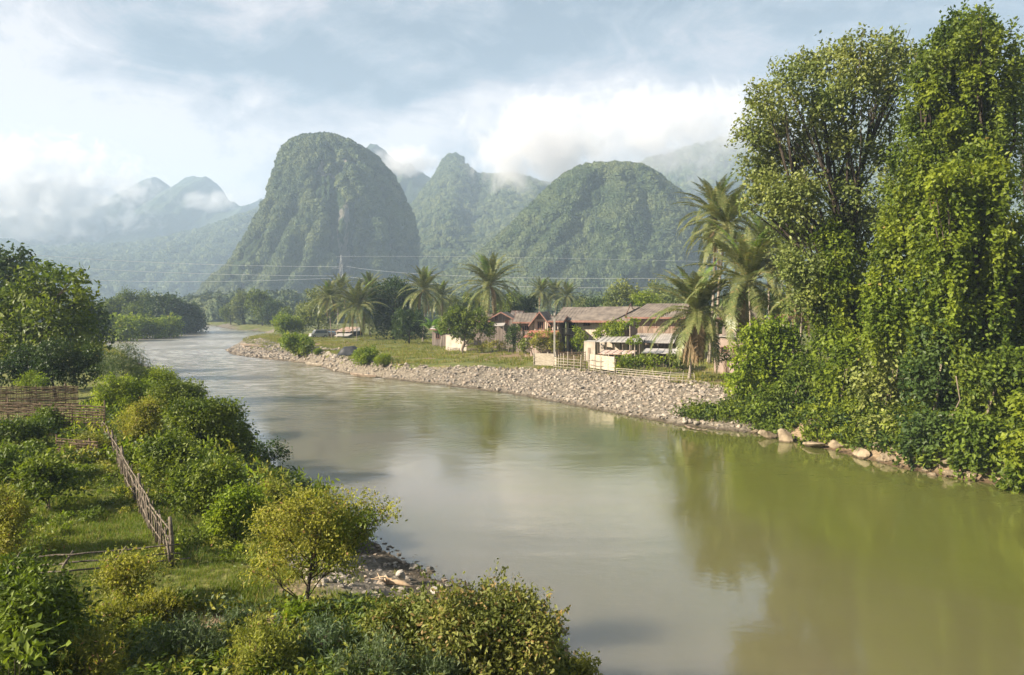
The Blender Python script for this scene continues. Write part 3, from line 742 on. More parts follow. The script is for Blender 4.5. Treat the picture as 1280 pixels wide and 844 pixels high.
def plant(name, label, cat, base, blobs, st, tr=0.12, group=None, mat=None, trunk=True, nstem=1, seed=0, stemname='trunk', crownname='crown', extra=None, **kw):
    root = empty(name, tuple(base), 0, label, cat, group)
    crown_st(crownname, blobs, st, root, **kw)
    for st2, bl2, kw2 in (extra or []): tag(crown_st('vine_curtain' if st2.startswith('vine') else 'foliage', bl2, st2, root, **kw2))
    if trunk: limbs(blobs, tr, mat or darkbark, root, name=stemname, seed=seed, nstem=nstem)
    return root
def bush(label, u, v, wpx, hpx, st, seed, group=None, cat='bush', name='bush', n=9, y=None, z=None, d=None, stems=3, **kw):
    """a bush whose foot is at photo point (u, v), wpx by hpx photo pixels"""
    b = hit(u, v) if y is None else at_d(u, v, y)
    if y is not None: b[2] = gz(b[0], b[1]) if z is None else z
    m = mpp(b[1]); w, h = wpx * m, hpx * m
    return plant(name, label, cat, b, env_blobs(w, h, n, seed, (d or 0.8) * w, kw.pop('base', 0.25), kw.pop('r', .30)), st, max(0.012, 0.012 * h + .008), group, bark, True, stems, seed, 'stem', 'foliage', **kw)
def pxblobs(lst, y, base, jit=1.0, seed=0):
    """(u, v, r[, dy[, ratio]]) in photo pixels -> ellipsoids relative to base"""
    g = np.random.default_rng(seed); out = []
    for q in lst:
        u, v, r = q[:3]; dy = q[3] if len(q) > 3 else g.uniform(-1, 1) * jit; k = q[4] if len(q) > 4 else 1.0
        yy = y + dy; p = at_d(u, v, yy); m = mpp(yy) * r
        out.append((p[0] - base[0], yy - base[1], p[2] - base[2], m, m * .9, m * k))
    return out

# ------------------------------------------------------------------ coconut palms
def frond_mesh(name, e0, length, mat, seed, bend=1.25, leaflet=0.85, nl=64, dead=False):
    """a feather leaf starting along +X at elevation e0 and bending down"""
    g = np.random.default_rng(seed); n = 16; s = np.linspace(0, 1, n); ang = e0 - bend * s ** 1.4
    if dead: ang = e0 - (e0 + 1.45) * np.clip(s * 3.0, 0, 1) ** 0.8
    ds = length / (n - 1); x = np.r_[0, np.cumsum(np.cos(ang[:-1]) * ds)]; z = np.r_[0, np.cumsum(np.sin(ang[:-1]) * ds)]
    yb = g.normal(0, .05) * length * s ** 2; P = np.c_[x, yb, z]
    mb = MB(); mb.tube(P, np.linspace(0.045, 0.008, n), 4)
    V = np.concatenate(mb.V); Fq = [f for f in mb.F if len(f) == 4]
    t = np.linspace(0.10, 0.995, nl); Lf = leaflet * np.sin(np.clip(t * 1.02, 0, 1) ** 0.75 * math.pi * 0.93 + 0.12)
    Q = np.stack([np.interp(t, s, P[:, i]) for i in range(3)], 1); T = np.stack([np.interp(t, s, np.gradient(P[:, i], s)) for i in range(3)], 1)
    T /= np.linalg.norm(T, axis=1)[:, None]; LV, LF, rr = [], [], []; k = len(V)
    hang = 0.45 if not dead else 1.1
    for side in (-1, 1):
        for i in range(nl):
            l = Lf[i] * g.uniform(.8, 1.1); dr = T[i] * 0.62 + np.array([0, side * 0.8, 0.22]) ; dr += g.normal(0, .09, 3); dr /= np.linalg.norm(dr)
            w = 0.036 + 0.026 * l; wv = T[i] * w
            p0 = Q[i]; p1 = p0 + dr * l * .5; p1[2] -= hang * l * .12; d2 = dr + np.array([0, 0, -hang * 1.3]); d2 /= np.linalg.norm(d2); p2 = p1 + d2 * l * .55
            LV += [p0 - wv * .6, p0 + wv * .6, p1 + wv, p1 - wv, p2 + wv * .15, p2 - wv * .15]
            LF += [(k, k + 1, k + 2, k + 3), (k + 3, k + 2, k + 4, k + 5)]; k += 6; q = g.uniform(0, 1); rr += [q, q]
    V = np.vstack([V, np.array(LV)]); Fa = np.array(Fq + LF)
    return mesh_np(name, V, Fa, LM[mat], {'rnd': ('FACE', np.r_[np.full(len(Fq), 0.85), rr])}, False, None, link=False).data
def make_palm(H, lean, curve, nfr, fl, seed, label, group, dead=3, young=2, skirt=0, nut=True, tr=0.16):
    g = np.random.default_rng(seed); root = empty('coconut_palm', (0, 0, 0), 0, label, 'palm tree', group)
    t = np.linspace(0, 1, 14); px_ = lean * (t ** 1.3) ; pts = np.c_[px_, curve * np.sin(t * math.pi) * .6, H * t - 0.3 * (1 - t)]
    mb = MB(); rad = tr * (1 - .35 * t); rad[0] *= 1.7; rad[1] *= 1.15; mb.tube(pts, rad, 10); mb.build('trunk', palmbark, root, True)
    top = pts[-1] + np.array([0, 0, 0.05])
    EL = [1.42, 1.28, 1.08, 0.88, 0.66, 0.42, 0.18, -0.08, -0.34, -0.6]
    meshes = {}
    for i in range(nfr):
        e = EL[int(i / nfr * len(EL))]; mat = 'palmyoung' if i < young else 'palm'
        key = (e, i % 2, mat)
        if key not in meshes: meshes[key] = frond_mesh('frond', e, fl * (1.0 if e < 1 else .9), mat, seed * 50 + len(meshes), (.75 if e > .6 else 1.15) + .15 * (i % 2) + .25 * (e > 0))
        o = bpy.data.objects.new('frond', meshes[key]); COL.objects.link(o); o.parent = root; o.location = top
        o.rotation_euler = (g.normal(0, .08), g.normal(0, .08), i * 2.39996 + g.normal(0, .2))
        sc1 = g.uniform(.88, 1.08); o.scale = (sc1, sc1, sc1)
    dm = frond_mesh('frond', -0.1, fl * .85, 'dead', seed + 900, leaflet=.6, dead=True)
    for i in range(dead + skirt):
        o = bpy.data.objects.new('frond', dm); COL.objects.link(o); o.parent = root
        o.location = top + np.array([0, 0, -0.15 - 0.12 * (i % 5)]); o.rotation_euler = (0, g.uniform(0, .15), g.uniform(0, 6.28)); o['label'] = 'dry brown hanging frond'
    if nut:
        mb = MB()
        for i in range(9):
            a = g.uniform(0, 6.28); c = top + np.array([math.cos(a) * .28, math.sin(a) * .28, -0.25 - g.uniform(0, .3)])
            mb.tube([c + [0, 0, .15], c + [0, 0, .08], c, c - [0, 0, .08], c - [0, 0, .14]], [.02, .1, .13, .1, .02], 6)
        mb.build('coconut_cluster', simple_nut, root, True)
    return root
simple_nut = simple('coconut', (0.16, 0.15, 0.05), (0.28, 0.22, 0.08), 3, 0.5)

# ------------------------------------------------------------------ the great trees of the right bank
def px_tree(name, label, cat, ub, vb, y, lst, st, tr, seed, mat=darkbark, jit=1.6, extra=None, group=None, nstem=1, **kw):
    b = at_d(ub, vb, y); b[2] = gz(b[0], b[1])
    ex = [(s2, pxblobs(l2, y2, b, j2, seed + 9), k2) for s2, l2, y2, j2, k2 in (extra or [])]
    return plant(name, label, cat, b, pxblobs(lst, y, b, jit, seed), st, tr, group, mat, True, nstem, seed, extra=ex, **kw)

T1 = [(958, 128, 24), (985, 108, 26), (1010, 90, 22), (1040, 85, 30), (1072, 72, 26), (1105, 72, 26), (1130, 66, 20), (1120, 105, 28), (1085, 110, 28), (1050, 125, 30), (1010, 135, 32), (975, 150, 30),
      (948, 175, 26), (950, 215, 26), (985, 195, 34), (1025, 180, 32), (1062, 178, 26), (1112, 150, 26), (1105, 195, 24), (965, 245, 32), (1000, 250, 34), (1040, 230, 32), (1078, 235, 28), (940, 250, 18),
      (1015, 290, 34), (1055, 285, 34), (1090, 280, 30), (985, 290, 26), (1000, 335, 30), (1040, 330, 26), (1075, 325, 24), (1010, 375, 26)]
px_tree('broadleaf_tree', 'tall airy olive-leaved tree whose bare limbs and sky show through, left of the vine-draped tree', 'tree', 1075, 470, 51, T1, 'olive', 0.42, 3,
        jit=3.0, gap=0.15, gapscale=0.6, cov=1.3, leafscale=.95, lump=0.75, shell=(0.35, 1.1))
T2 = [(1196, 40, 22), (1222, 32, 18), (1180, 62, 24), (1215, 62, 30), (1248, 62, 24), (1160, 85, 22), (1195, 95, 34), (1235, 95, 32), (1262, 100, 18), (1150, 120, 20), (1180, 130, 32), (1220, 135, 36), (1252, 130, 24),
      (1150, 160, 22), (1175, 170, 32), (1215, 175, 34), (1248, 165, 26), (1268, 85, 10), (1140, 200, 22), (1165, 210, 30), (1200, 215, 34), (1240, 205, 28), (1132, 240, 24), (1160, 255, 32), (1200, 255, 34), (1240, 250, 30),
      (1125, 285, 26), (1150, 300, 32), (1190, 300, 34)]
px_tree('vine_draped_tree', 'tallest tree of the right bank, a dark green tower smothered in creepers', 'tree', 1200, 520, 44, T2, 'vinedark', 0.5, 4, jit=1.6, lump=0.8, strands=9, gap=.16, gapscale=.8,
        extra=[('vine', [(1118, 330, 28, -1.5, 1.5), (1128, 290, 22, -1.5, 1.5), (1140, 250, 16, -1.7, 1.7), (1152, 215, 15, -1.7, 1.5), (1110, 370, 28, -2, 1.4), (1120, 405, 30, -2.5), (1165, 110, 14, -1.3), (1205, 55, 14, -1.3), (1190, 150, 14, -1.6), (1215, 100, 14, -1.6)], 44, .5, dict(strands=10))])
T3 = []
for j_, (uc_, v0_, dy_) in enumerate([(1160, 285, .5), (1186, 225, -1.0), (1213, 205, .9), (1240, 215, -.9), (1268, 290, .4), (1292, 320, -.8)]):
    for q_ in range(9):
        v_ = v0_ + q_ * 29
        if v_ < 470: T3.append((uc_ + 7 * math.sin(v_ * .045 + j_ * 2), v_, 20 + 3 * math.sin(v_ * .09 + j_), dy_ + .4 * math.sin(v_ * .07 + j_), 1.15))
px_tree('vine_draped_tree', 'bright green hump of creepers hiding a tree in front of the tallest right-bank tree', 'tree', 1215, 560, 39.5, T3, 'vine', 0.35, 5, jit=1.0, lump=0.8, strands=9, strandlen=2.6, gap=.16, gapscale=.9)
T4 = [(1042, 300, 20), (1048, 330, 22), (1036, 355, 20), (1062, 362, 24), (1034, 385, 22), (1058, 395, 26), (1085, 385, 24), (1050, 425, 28), (1080, 420, 28), (1100, 405, 22)]
px_tree('vine_draped_tree', 'slender creeper-covered tree just right of the coconut palms', 'tree', 1060, 500, 48, T4, 'vine', 0.25, 6, jit=1.0, lump=0.7, strands=14)
# shrubs clothing the foot of the bank
def bank_bush(label, ub, y, lst, st, seed, **kw):
    b = at_d(ub, 560, y); b[2] = gz(b[0], b[1]); lst = [(q[0], q[1] + 26 * (q[1] > 505), q[2] * 1.08, -2.2 * (q[1] > 505)) for q in lst]
    return plant('bank_shrub', label, 'shrub', b, pxblobs(lst, y, b, .6, seed), st, 0.07, 'shrubs along the foot of the right bank', bark, True, 2, seed, 'stem', 'foliage', lump=kw.pop('lump', .8), strands=8, strandlen=1.1, **kw)
bank_bush('dense round-headed shrub with big fresh leaves beside the pink-walled house', 960, 52.5, [(940, 425, 16), (958, 415, 18), (978, 420, 18), (935, 450, 20), (962, 448, 24), (990, 445, 20), (930, 478, 18), (955, 482, 26), (985, 480, 24), (935, 505, 16), (962, 512, 20), (990, 510, 22)], 'bright', 1)
bank_bush('leafy shrub spilling to the shore where the stony slope ends', 985, 48.0, [(960, 505, 18), (978, 525, 16), (1000, 500, 22), (1005, 528, 16), (1020, 480, 24), (1025, 515, 20), (1000, 470, 18)], 'vinedark', 2)
bank_bush('light yellow-green shrub hanging over the tan earth bank', 1050, 45.2, [(1020, 530, 16), (1045, 520, 22), (1048, 548, 13), (1075, 505, 24), (1080, 540, 16), (1050, 480, 26), (1085, 470, 26), (1065, 445, 22)], 'vine', 3)
bank_bush('shrub with tan withered creepers running down its front', 1105, 42.0, [(1095, 480, 24), (1105, 515, 22), (1110, 548, 15), (1130, 500, 24), (1135, 535, 20), (1115, 445, 24), (1140, 465, 24)], 'olive', 4)
bank_bush('glossy dark-leaved shrub drooping over the pile of boulders', 1165, 38.5, [(1150, 540, 18), (1165, 515, 26), (1178, 545, 16), (1195, 500, 28), (1200, 535, 22), (1160, 470, 28), (1195, 460, 28), (1180, 430, 26)], 'dark', 5)
bank_bush('big-leaved shrub trailing down to the water beside the boulders', 1225, 36.5, [(1215, 545, 20), (1225, 515, 26), (1240, 550, 18), (1250, 500, 28), (1255, 470, 30), (1225, 475, 26), (1280, 490, 28)], 'vinedark', 6)
bank_bush('yellow-green shrub at the right edge of the picture, lowest over the water', 1285, 34.0, [(1280, 560, 16), (1268, 580, 12), (1295, 540, 22), (1275, 525, 16), (1290, 585, 16), (1300, 500, 24)], 'vine', 7)
# feathery branch and hanging lianas
lm = simple('liana_bark', (0.10, 0.08, 0.055), (0.19, 0.155, 0.11), 6)
for lab, pts in (('pale bare liana looping down in front of the big-leaved shrub', [(1195, 470), (1200, 500), (1190, 520), (1196, 545)]),
                 ('thin dry liana hanging beside the drooping dark shrub', [(1240, 505), (1262, 520), (1270, 545), (1290, 560)]),
                 ):
    mb = MB(); mb.tube([at_d(u, v, 36.0 if v > 300 else 42.0) for u, v in pts], 0.035, 5); tag(mb.build('liana', lm, None, True), lab, 'vine')
# dark branch leaves at the right frame edge and the hillside trees behind
px_tree('feathery_tree', 'dark feathery tree at the right picture edge behind the tall creeper tower', 'tree', 1310, 480, 58, [(1285, 115, 18), (1275, 130, 14), (1300, 140, 24), (1290, 165, 14), (1320, 120, 26), (1310, 260, 30), (1300, 200, 20), (1330, 220, 40)], 'dark', 0.3, 9, jit=1, gap=.3)

# ------------------------------------------------------------------ boulders at the waterline
rockm = simple('boulder', (0.12, 0.095, 0.065), (0.29, 0.23, 0.155), 1.3, 0.85, 0.2, (1, 1, 1), 1.0, wet=.12)
greyrock = simple('grey_stone', (0.20, 0.185, 0.165), (0.44, 0.40, 0.35), 0.9, 0.85, 0.2, (1, 1, 1), 0.5)
darkrock = simple('wet_stone', (0.07, 0.065, 0.055), (0.17, 0.15, 0.12), 3, 0.45, 0.4, (1, 1, 1), 0.6)
def rock_np(seed, sx, sy, sz, n1=18, n2=11, planes=15):
    g = np.random.default_rng(seed); th = np.linspace(0, 2 * math.pi, n1, endpoint=False); ph = np.linspace(0.03, math.pi - .03, n2)
    PH, TH = np.meshgrid(ph, th, indexing='ij'); d = np.c_[(np.sin(PH) * np.cos(TH)).ravel(), (np.sin(PH) * np.sin(TH)).ravel(), np.cos(PH).ravel()]
    r = np.full(len(d), 1.25)
    for k in range(planes):   # chop by random planes so it reads as broken stone
        n = g.normal(0, 1, 3); n /= np.linalg.norm(n); dist = g.uniform(.55, .98); q = d @ n; r = np.where(q > 0.05, np.minimum(r, dist / np.maximum(q, .05)), r)
    V = d * (r * (1 + .08 * (fbm(d * 5 + seed, 2, seed) - .5)))[:, None] * np.array([sx, sy, sz])
    ii = np.arange(n1 * n2).reshape(n2, n1); jn = np.roll(ii, -1, axis=1)
    return V, np.stack([ii[:-1].ravel(), ii[1:].ravel(), jn[1:].ravel(), jn[:-1].ravel()], 1)
def rock(name, label, u, v, wpx, hpx, seed, mat=rockm, group=None, sink=0.25, rz=0.0, z=None):
    p = at_z(u, v, 0.0 if z is None else z); m = mpp(p[1]); w, h = wpx * m / 2, hpx * m
    w *= 1.0; h *= 1.05; V, Fc = rock_np(seed, w, w * .8, h * .62); o = mesh_np(name, V, Fc, mat, None, False); o.location = (p[0], p[1] + w * .25, p[2] + h * (0.5 - sink)); o.rotation_euler = (0.1, 0.15, rz)
    return tag(o, label, 'rock', group)
RG = 'boulders at the foot of the right bank'
for i, (u, v, w, h, lab) in enumerate([(962, 548, 26, 10, 'low tan boulder at the waterline where the stony slope ends'), (985, 552, 30, 15, 'rounded tan boulder under the leafy shore shrub'),
        (1022, 560, 30, 9, 'flat pale slab lying in the water below the light shrub'), (1048, 562, 26, 12, 'brown boulder half hidden by the hanging light shrub'), (1080, 572, 34, 12, 'wide low tan boulder in the middle of the vine bank'),
        (1112, 578, 26, 13, 'blocky brown boulder left of the pale boulder pile'), (1142, 583, 38, 14, 'long sloping boulder at the left of the boulder pile'), (1165, 584, 26, 22, 'sharp upright pale boulder crowning the boulder pile'),
        (1182, 590, 42, 20, 'largest tilted tan boulder of the boulder pile'), (1208, 588, 20, 24, 'reddish upright boulder at the right end of the boulder pile'), (1196, 597, 34, 10, 'flat wet boulder in the water before the pile'),
        (1240, 600, 36, 16, 'shadowed brown boulder under the big-leaved shrub'), (1268, 606, 30, 14, 'dark boulder nearest the right edge of the picture')]):
    rock('boulder', lab, u, v, w, h, 300 + i, rockm, RG, .18, i * 1.3)

# ------------------------------------------------------------------ left bank: trees and shrubs
def px_plant(name, label, cat, ub, vb, lst, st, tr, seed, y=None, jit=0.6, **kw):
    b = hit(ub, vb) if y is None else at_d(ub, vb, y); b[2] = gz(b[0], b[1])
    return plant(name, label, cat, b, pxblobs(lst, b[1], b, jit, seed), st, tr, kw.pop('group', None), kw.pop('mat', darkbark), True, kw.pop('nstem', 1), seed, **kw)
px_plant('broadleaf_tree', 'large-leaved spreading tree lit yellow-green at the left edge above the woven fence', 'tree', 55, 480,
         [(10, 385, 24), (40, 370, 24), (70, 358, 20), (92, 350, 14), (108, 372, 13), (85, 385, 22), (20, 415, 26), (55, 405, 26), (95, 410, 20), (-10, 400, 26), (5, 440, 26), (45, 438, 26), (85, 435, 24), (115, 440, 16), (50, 345, 14)],
         'bigleaf', 0.22, 21, y=58, lump=0.7, jit=2)
px_plant('evergreen_tree', 'dark rounded evergreen standing behind the large-leaved left tree', 'tree', 15, 470, [(22, 326, 14), (10, 340, 18), (38, 345, 12), (-5, 330, 16), (-20, 350, 20), (20, 360, 20), (0, 375, 24)], 'fardark', 0.3, 22, y=78, jit=1.5)
px_plant('broadleaf_tree', 'bluish dark tree between the large-leaved left tree and the river', 'tree', 108, 450, [(105, 385, 13), (118, 395, 12), (95, 398, 16), (112, 412, 16), (90, 415, 16), (122, 420, 12)], 'fardark', 0.2, 23, y=92, jit=1.5)
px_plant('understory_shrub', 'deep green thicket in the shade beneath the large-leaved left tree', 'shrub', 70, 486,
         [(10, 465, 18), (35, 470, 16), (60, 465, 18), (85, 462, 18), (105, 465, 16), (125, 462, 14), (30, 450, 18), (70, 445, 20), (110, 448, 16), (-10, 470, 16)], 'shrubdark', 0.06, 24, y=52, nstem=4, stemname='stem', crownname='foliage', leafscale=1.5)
px_plant('bamboo_clump', 'feathery drooping bamboo leaning over the river behind the left thicket', 'bamboo', 150, 478, [(142, 448, 10), (155, 440, 11), (168, 446, 10), (176, 456, 9), (150, 462, 13), (165, 465, 12), (135, 462, 10)], 'bamboo', 0.03, 25, y=50, nstem=6, stemname='stem', crownname='foliage')
px_plant('broad_leaf_shrub', 'bright broad-leaved shrub glowing under the shade of the left tree beside the woven fence', 'shrub', 35, 490, [(38, 474, 8), (50, 477, 7), (30, 480, 7)], 'shrubbright', 0.03, 26, y=47, nstem=3, stemname='stem', crownname='foliage')

G1 = 'shrubs crowding the left river bank'
bush('pale green shrub at the top end of the left bank thicket, beside the open river', 195, 497, 80, 38, 'shrubbright', 31, G1, lump=.6)
bush('tall leafy shrub rising highest at the corner of the woven fence', 158, 520, 75, 50, 'shrubbright', 32, G1, lump=.7)
bush('broad shrub with creeping stems in the middle of the left bank thicket', 225, 525, 105, 48, 'shrub', 33, G1, lump=.6)
bush('round yellow-topped shrub with a dark river side', 262, 572, 105, 72, 'shrub', 34, G1, lump=.6, n=12)
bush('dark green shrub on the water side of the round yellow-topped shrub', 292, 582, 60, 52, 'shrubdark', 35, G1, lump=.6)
px_plant('overhanging_shrub', 'small dark shrub dipping its branches in the river', 'shrub', 318, 580, [(325, 560, 11, 0, .6), (342, 562, 12, 0, .6), (355, 568, 8, 0, .6), (335, 574, 12, 0, .5), (318, 572, 10, 0, .7)], 'shrubdark', 0.04, 36, nstem=4, stemname='stem', crownname='foliage', cov=.8, lump=.7)
bush('yellow-green mounded shrub inside the curve of the stake fence', 185, 560, 75, 62, 'shrubyellow', 37, G1, lump=.6)
bush('wide bright shrub with large flat leaves beside the stake fence', 215, 606, 88, 62, 'shrub', 38, G1, lump=.6, n=12)
bush('low mixed shrub between the flat-leaved shrub and the water', 262, 640, 110, 68, 'shrub', 39, G1, lump=.6, n=12)
bush('bushy light green shrub left of the small spreading tree', 300, 672, 95, 64, 'shrubbright', 40, G1, leafscale=.75, lump=.6, n=12)
bush('thin brown-tinged shrub on the bank edge behind the small spreading tree', 335, 652, 70, 50, 'nearyellow', 41, G1, lump=.6)
G2 = 'shrubs of the left field'
bush('low bluish green broad-leaved shrub at the left edge below the woven fence', 22, 560, 80, 34, 'shrub', 42, G2, lump=.6)
bush('yellow-lit bushy shrub in the middle of the left field', 115, 575, 55, 30, 'shrubyellow', 43, G2, lump=.6)
bush('dark leafy shrub at the far left of the field', 25, 605, 95, 46, 'shrub', 44, G2, lump=.7, n=12, cov=.8)
bush('tall dark green shrub standing before the stake fence in the left field', 62, 640, 78, 66, 'shrub', 45, G2, lump=.8, n=12, cov=.7)
bush('small light shrub against the lower run of the woven fence', 60, 543, 60, 26, 'shrubbright', 46, G2)
bush('vine-covered clump climbing the middle of the woven fence', 62, 530, 40, 34, 'shrub', 47, G2, y=36)
bush('light-leaved spindly shrub leaning over the rail fence', 165, 758, 95, 66, 'nearyellow', 48, G2, lump=.7, cov=.75, n=10, base=.35)
bush('pale yellow leafy shrub at the left edge above the big corner shrub', 8, 700, 90, 85, 'nearyellow', 49, G2, lump=.7, n=10)
bush('big dark-leaved shrub filling the bottom left corner', 35, 850, 190, 150, 'nearmid', 50, G2, lump=.8, n=16, stems=5)
px_plant('broad_leaf_shrub', 'glossy hand-leaved plant at the bottom left corner', 'shrub', 15, 850, [(10, 825, 22), (35, 830, 18), (-8, 810, 20)], 'bigleaf', 0.02, 51, y=10.6, leafscale=.35, nstem=3, stemname='stem', crownname='foliage')

# the small spreading tree of the foreground
px_plant('spreading_tree', 'small spreading tree with twin dark stems and airy yellowish leaves at the near shore', 'tree', 380, 768,
         [(345, 650, 24), (375, 640, 26), (410, 635, 22), (440, 640, 20), (470, 636, 15), (490, 642, 9), (330, 680, 20), (360, 680, 26), (395, 672, 26), (425, 672, 24), (455, 658, 16), (335, 708, 16), (365, 712, 18), (400, 706, 20), (430, 700, 18), (318, 715, 10), (385, 622, 14)],
         'nearyellow', 0.045, 60, nstem=2, leafscale=.95, lump=.8, jit=.5, cov=.62, under=.8, extra=[('nearmid', pxblobs([(420, 680, 24), (445, 670, 20), (400, 700, 22), (430, 655, 18), (462, 650, 14)], hit(380, 768)[1], hit(380, 768), .4, 5), dict(leafscale=.75, cov=.5))])
G3 = 'bushes along the bottom of the picture'
bush('wide round bush with many browned leaves at the water edge, bottom centre', 612, 868, 205, 122, 'nearbrown', 61, G3, lump=.6, n=18, stems=6, shoots=6, shootlen=1.1)
bush('green bush with brown leaf tips left of the wide browned bush', 505, 822, 115, 72, 'nearbrown', 62, G3, lump=.6, n=12)
bush('small feathery bush right of the wide browned bush', 690, 850, 60, 52, 'nearmid', 63, G3, lump=.6, leafscale=.8)
bush('last low yellowish bush at the bottom by the water', 728, 862, 60, 40, 'nearyellow', 64, G3)
for i, (u, v, w, h, st, lab) in enumerate([(130, 800, 130, 48, 'herbyellow', 'drift of yellow weeds right of the bottom-left corner shrub'), (230, 835, 130, 60, 'herb', 'grey-green narrow-leaved weeds in the bottom left foreground'),
        (320, 850, 130, 72, 'herbyellow', 'yellow narrow-leaved weeds below the bare earth patch'), (405, 835, 110, 62, 'herb', 'blue-green willowy weed clump under the small spreading tree'), (460, 860, 130, 66, 'herb', 'feathery grey-green weed clump left of the wide browned bush'),
        (195, 775, 80, 34, 'herbyellow', 'small yellow weed clump under the leaning spindly shrub'), (372, 792, 46, 34, 'shrubbright', 'bright yellow-green sapling at the foot of the small spreading tree'), (300, 800, 60, 36, 'herb', 'thin dark weed sprig on the edge of the bare earth patch'),
        (120, 860, 150, 70, 'herbyellow', 'tall mixed yellow weeds along the bottom edge beside the corner shrub'), (540, 870, 90, 50, 'herb', 'grey-green weed clump at the bottom edge before the browned bush')]):
    bush(lab, u, v, w, h, st, 70 + i, 'weed clumps of the foreground', 'weed', 'weed_clump', lump=.9, n=14, base=.12, r=.2, cov=.55, shoots=8, shootlen=1.6, leafscale=.75 if st == 'shrubbright' else .9)

# ------------------------------------------------------------------ fences of the left bank
oldwood = simple('weathered_wood', (0.065, 0.052, 0.04), (0.19, 0.16, 0.125), 6, 0.85, 0.1, (1, 1, 1), 0.6)
bamboo_m = simple('dry_bamboo', (0.22, 0.19, 0.15), (0.40, 0.355, 0.295), 5, 0.7, 0.2, (1, 1, 1), 0.3)
brown_b = simple('brown_bamboo', (0.055, 0.038, 0.024), (0.14, 0.10, 0.062), 5, 0.8, 0.15, (1, 1, 1), 0.3)
def gp3(u, v): return hit(u, v)
def line_fence(name, label, pts, h, posts, rails, mat, seed, post_r=0.04, rail_r=0.025, lean=0.06, over=0.3):
    """posts as parts, each rail a part"""
    g = np.random.default_rng(seed); P = np.array(pts); d = np.r_[0, np.cumsum(np.linalg.norm(np.diff(P[:, :2], axis=0), axis=1))]
    f = lambda s: np.array([np.interp(s, d, P[:, i]) for i in range(3)])
    root = empty(name, tuple(P[0]), 0, label, 'fence'); o = P[0]
    for i in range(posts):
        p = f(d[-1] * i / (posts - 1)) - o; hh = h * g.uniform(.9, 1.25)
        mb = MB(); mb.tube([p + [0, 0, -.25], p + [g.normal(0, lean), g.normal(0, lean), hh * .5], p + [g.normal(0, lean * 1.6), g.normal(0, lean * 1.6), hh]], [post_r * 1.1, post_r, post_r * .8], 7)
        mb.build('post', mat, root, True)
    for k, z in enumerate(rails):
        ss = np.linspace(-over * .2 * g.uniform(0, 1), d[-1] + over * g.uniform(.2, 1), 12)
        mb = MB(); mb.tube([f(np.clip(s, 0, d[-1])) - o + np.array([0, 0, z * h + g.normal(0, .012)]) + (P[-1] - P[-2]) / np.linalg.norm(P[-1] - P[-2]) * max(0, s - d[-1]) for s in ss], np.linspace(rail_r * 1.1, rail_r * .8, 12), 6)
        mb.build('rail', mat, root, True)
    return root
line_fence('rail_fence', 'weathered pole rail fence crossing the lower left field to the corner post', [gp3(20, 728), gp3(90, 722), gp3(150, 716), gp3(214, 709)], 0.62, 4, (0.98, .62, .30), oldwood, 5, .035, .024, .07, .5)
def stake_fence():
    pts = np.array([gp3(130, 552), gp3(142, 575), gp3(155, 602), gp3(170, 632), gp3(186, 662), gp3(200, 688), gp3(214, 708)])
    g = np.random.default_rng(8); d = np.r_[0, np.cumsum(np.linalg.norm(np.diff(pts[:, :2], axis=0), axis=1))]; f = lambda s: np.array([np.interp(s, d, pts[:, i]) for i in range(3)])
    root = empty('stake_fence', tuple(pts[0]), 0, 'dense fence of leaning split stakes curving up the left bank', 'fence'); o = pts[0]
    n = 95
    for i in range(n):
        s = d[-1] * i / (n - 1); p = f(s) - o; h = g.uniform(.8, 1.2); a = g.choice([-1, 1]) * g.uniform(.15, .45); tdir = (f(min(s + .5, d[-1])) - f(max(s - .5, 0))); tdir /= np.linalg.norm(tdir)
        mb = MB(); e = p + tdir * a + [g.normal(0, .05), g.normal(0, .05), h]; mb.tube([p + [0, 0, -.15] - tdir * a * .4, (p + e) / 2 + g.normal(0, .015, 3), e], [.026, .024, .016], 5); mb.build('stake', oldwood, root, True)
    for z in (.35, .75, 1.0):
        mb = MB(); mb.tube([f(s) - o + np.array([g.normal(0, .03), 0, z]) for s in np.linspace(0, d[-1], 16)], .024, 5); mb.build('rail', oldwood, root, True)
    for u in (1.0, .72, .45, .2):
        p = f(d[-1] * u) - o; mb = MB(); mb.tube([p + [0, 0, -.2], p + [.02, .03, .7], p + [-.03, .04, 1.35]], [.06, .055, .045], 7); mb.build('post', oldwood, root, True)
stake_fence()
def woven_fence(label, pts, h, seed, mat=brown_b, nslat=None, rows=9, post_gap=.9, sag=.02):
    g = np.random.default_rng(seed); P = np.array(pts); d = np.r_[0, np.cumsum(np.linalg.norm(np.diff(P[:, :2], axis=0), axis=1))]; f = lambda s: np.array([np.interp(s, d, P[:, i]) for i in range(3)])
    root = empty('woven_fence', tuple(P[0]), 0, label, 'fence'); o = P[0]; Ld = d[-1]
    mb = MB()
    for k in range(rows):
        z = h * (.06 + .92 * k / (rows - 1)); w = g.uniform(.018, .035); n = int(Ld / .45)
        for q in range(2):
            pp = [f(s) - o + np.array([0, (.02 if (i + k + q) % 2 else -.02), z + g.normal(0, sag) + .03 * q]) for i, s in enumerate(np.linspace(0, Ld, n))]; mb.tube(pp, w * .8, 4)
    mb.build('woven_slats', mat, root)
    mb = MB()
    for s in np.arange(0, Ld, .16): p = f(s) - o; mb.tube([p + [0, .0, -.05], p + [g.normal(0, .03), 0, h * g.uniform(.85, 1.08)]], .016, 4)
    mb.build('upright_laths', mat, root)
    for s in np.arange(0, Ld + .1, post_gap * 2): p = f(s) - o; mb = MB(); mb.tube([p + [0, .03, -.2], p + [g.normal(0, .03), .03, h * g.uniform(1.0, 1.2)]], .035, 6); mb.build('post', mat, root, True)
    return root
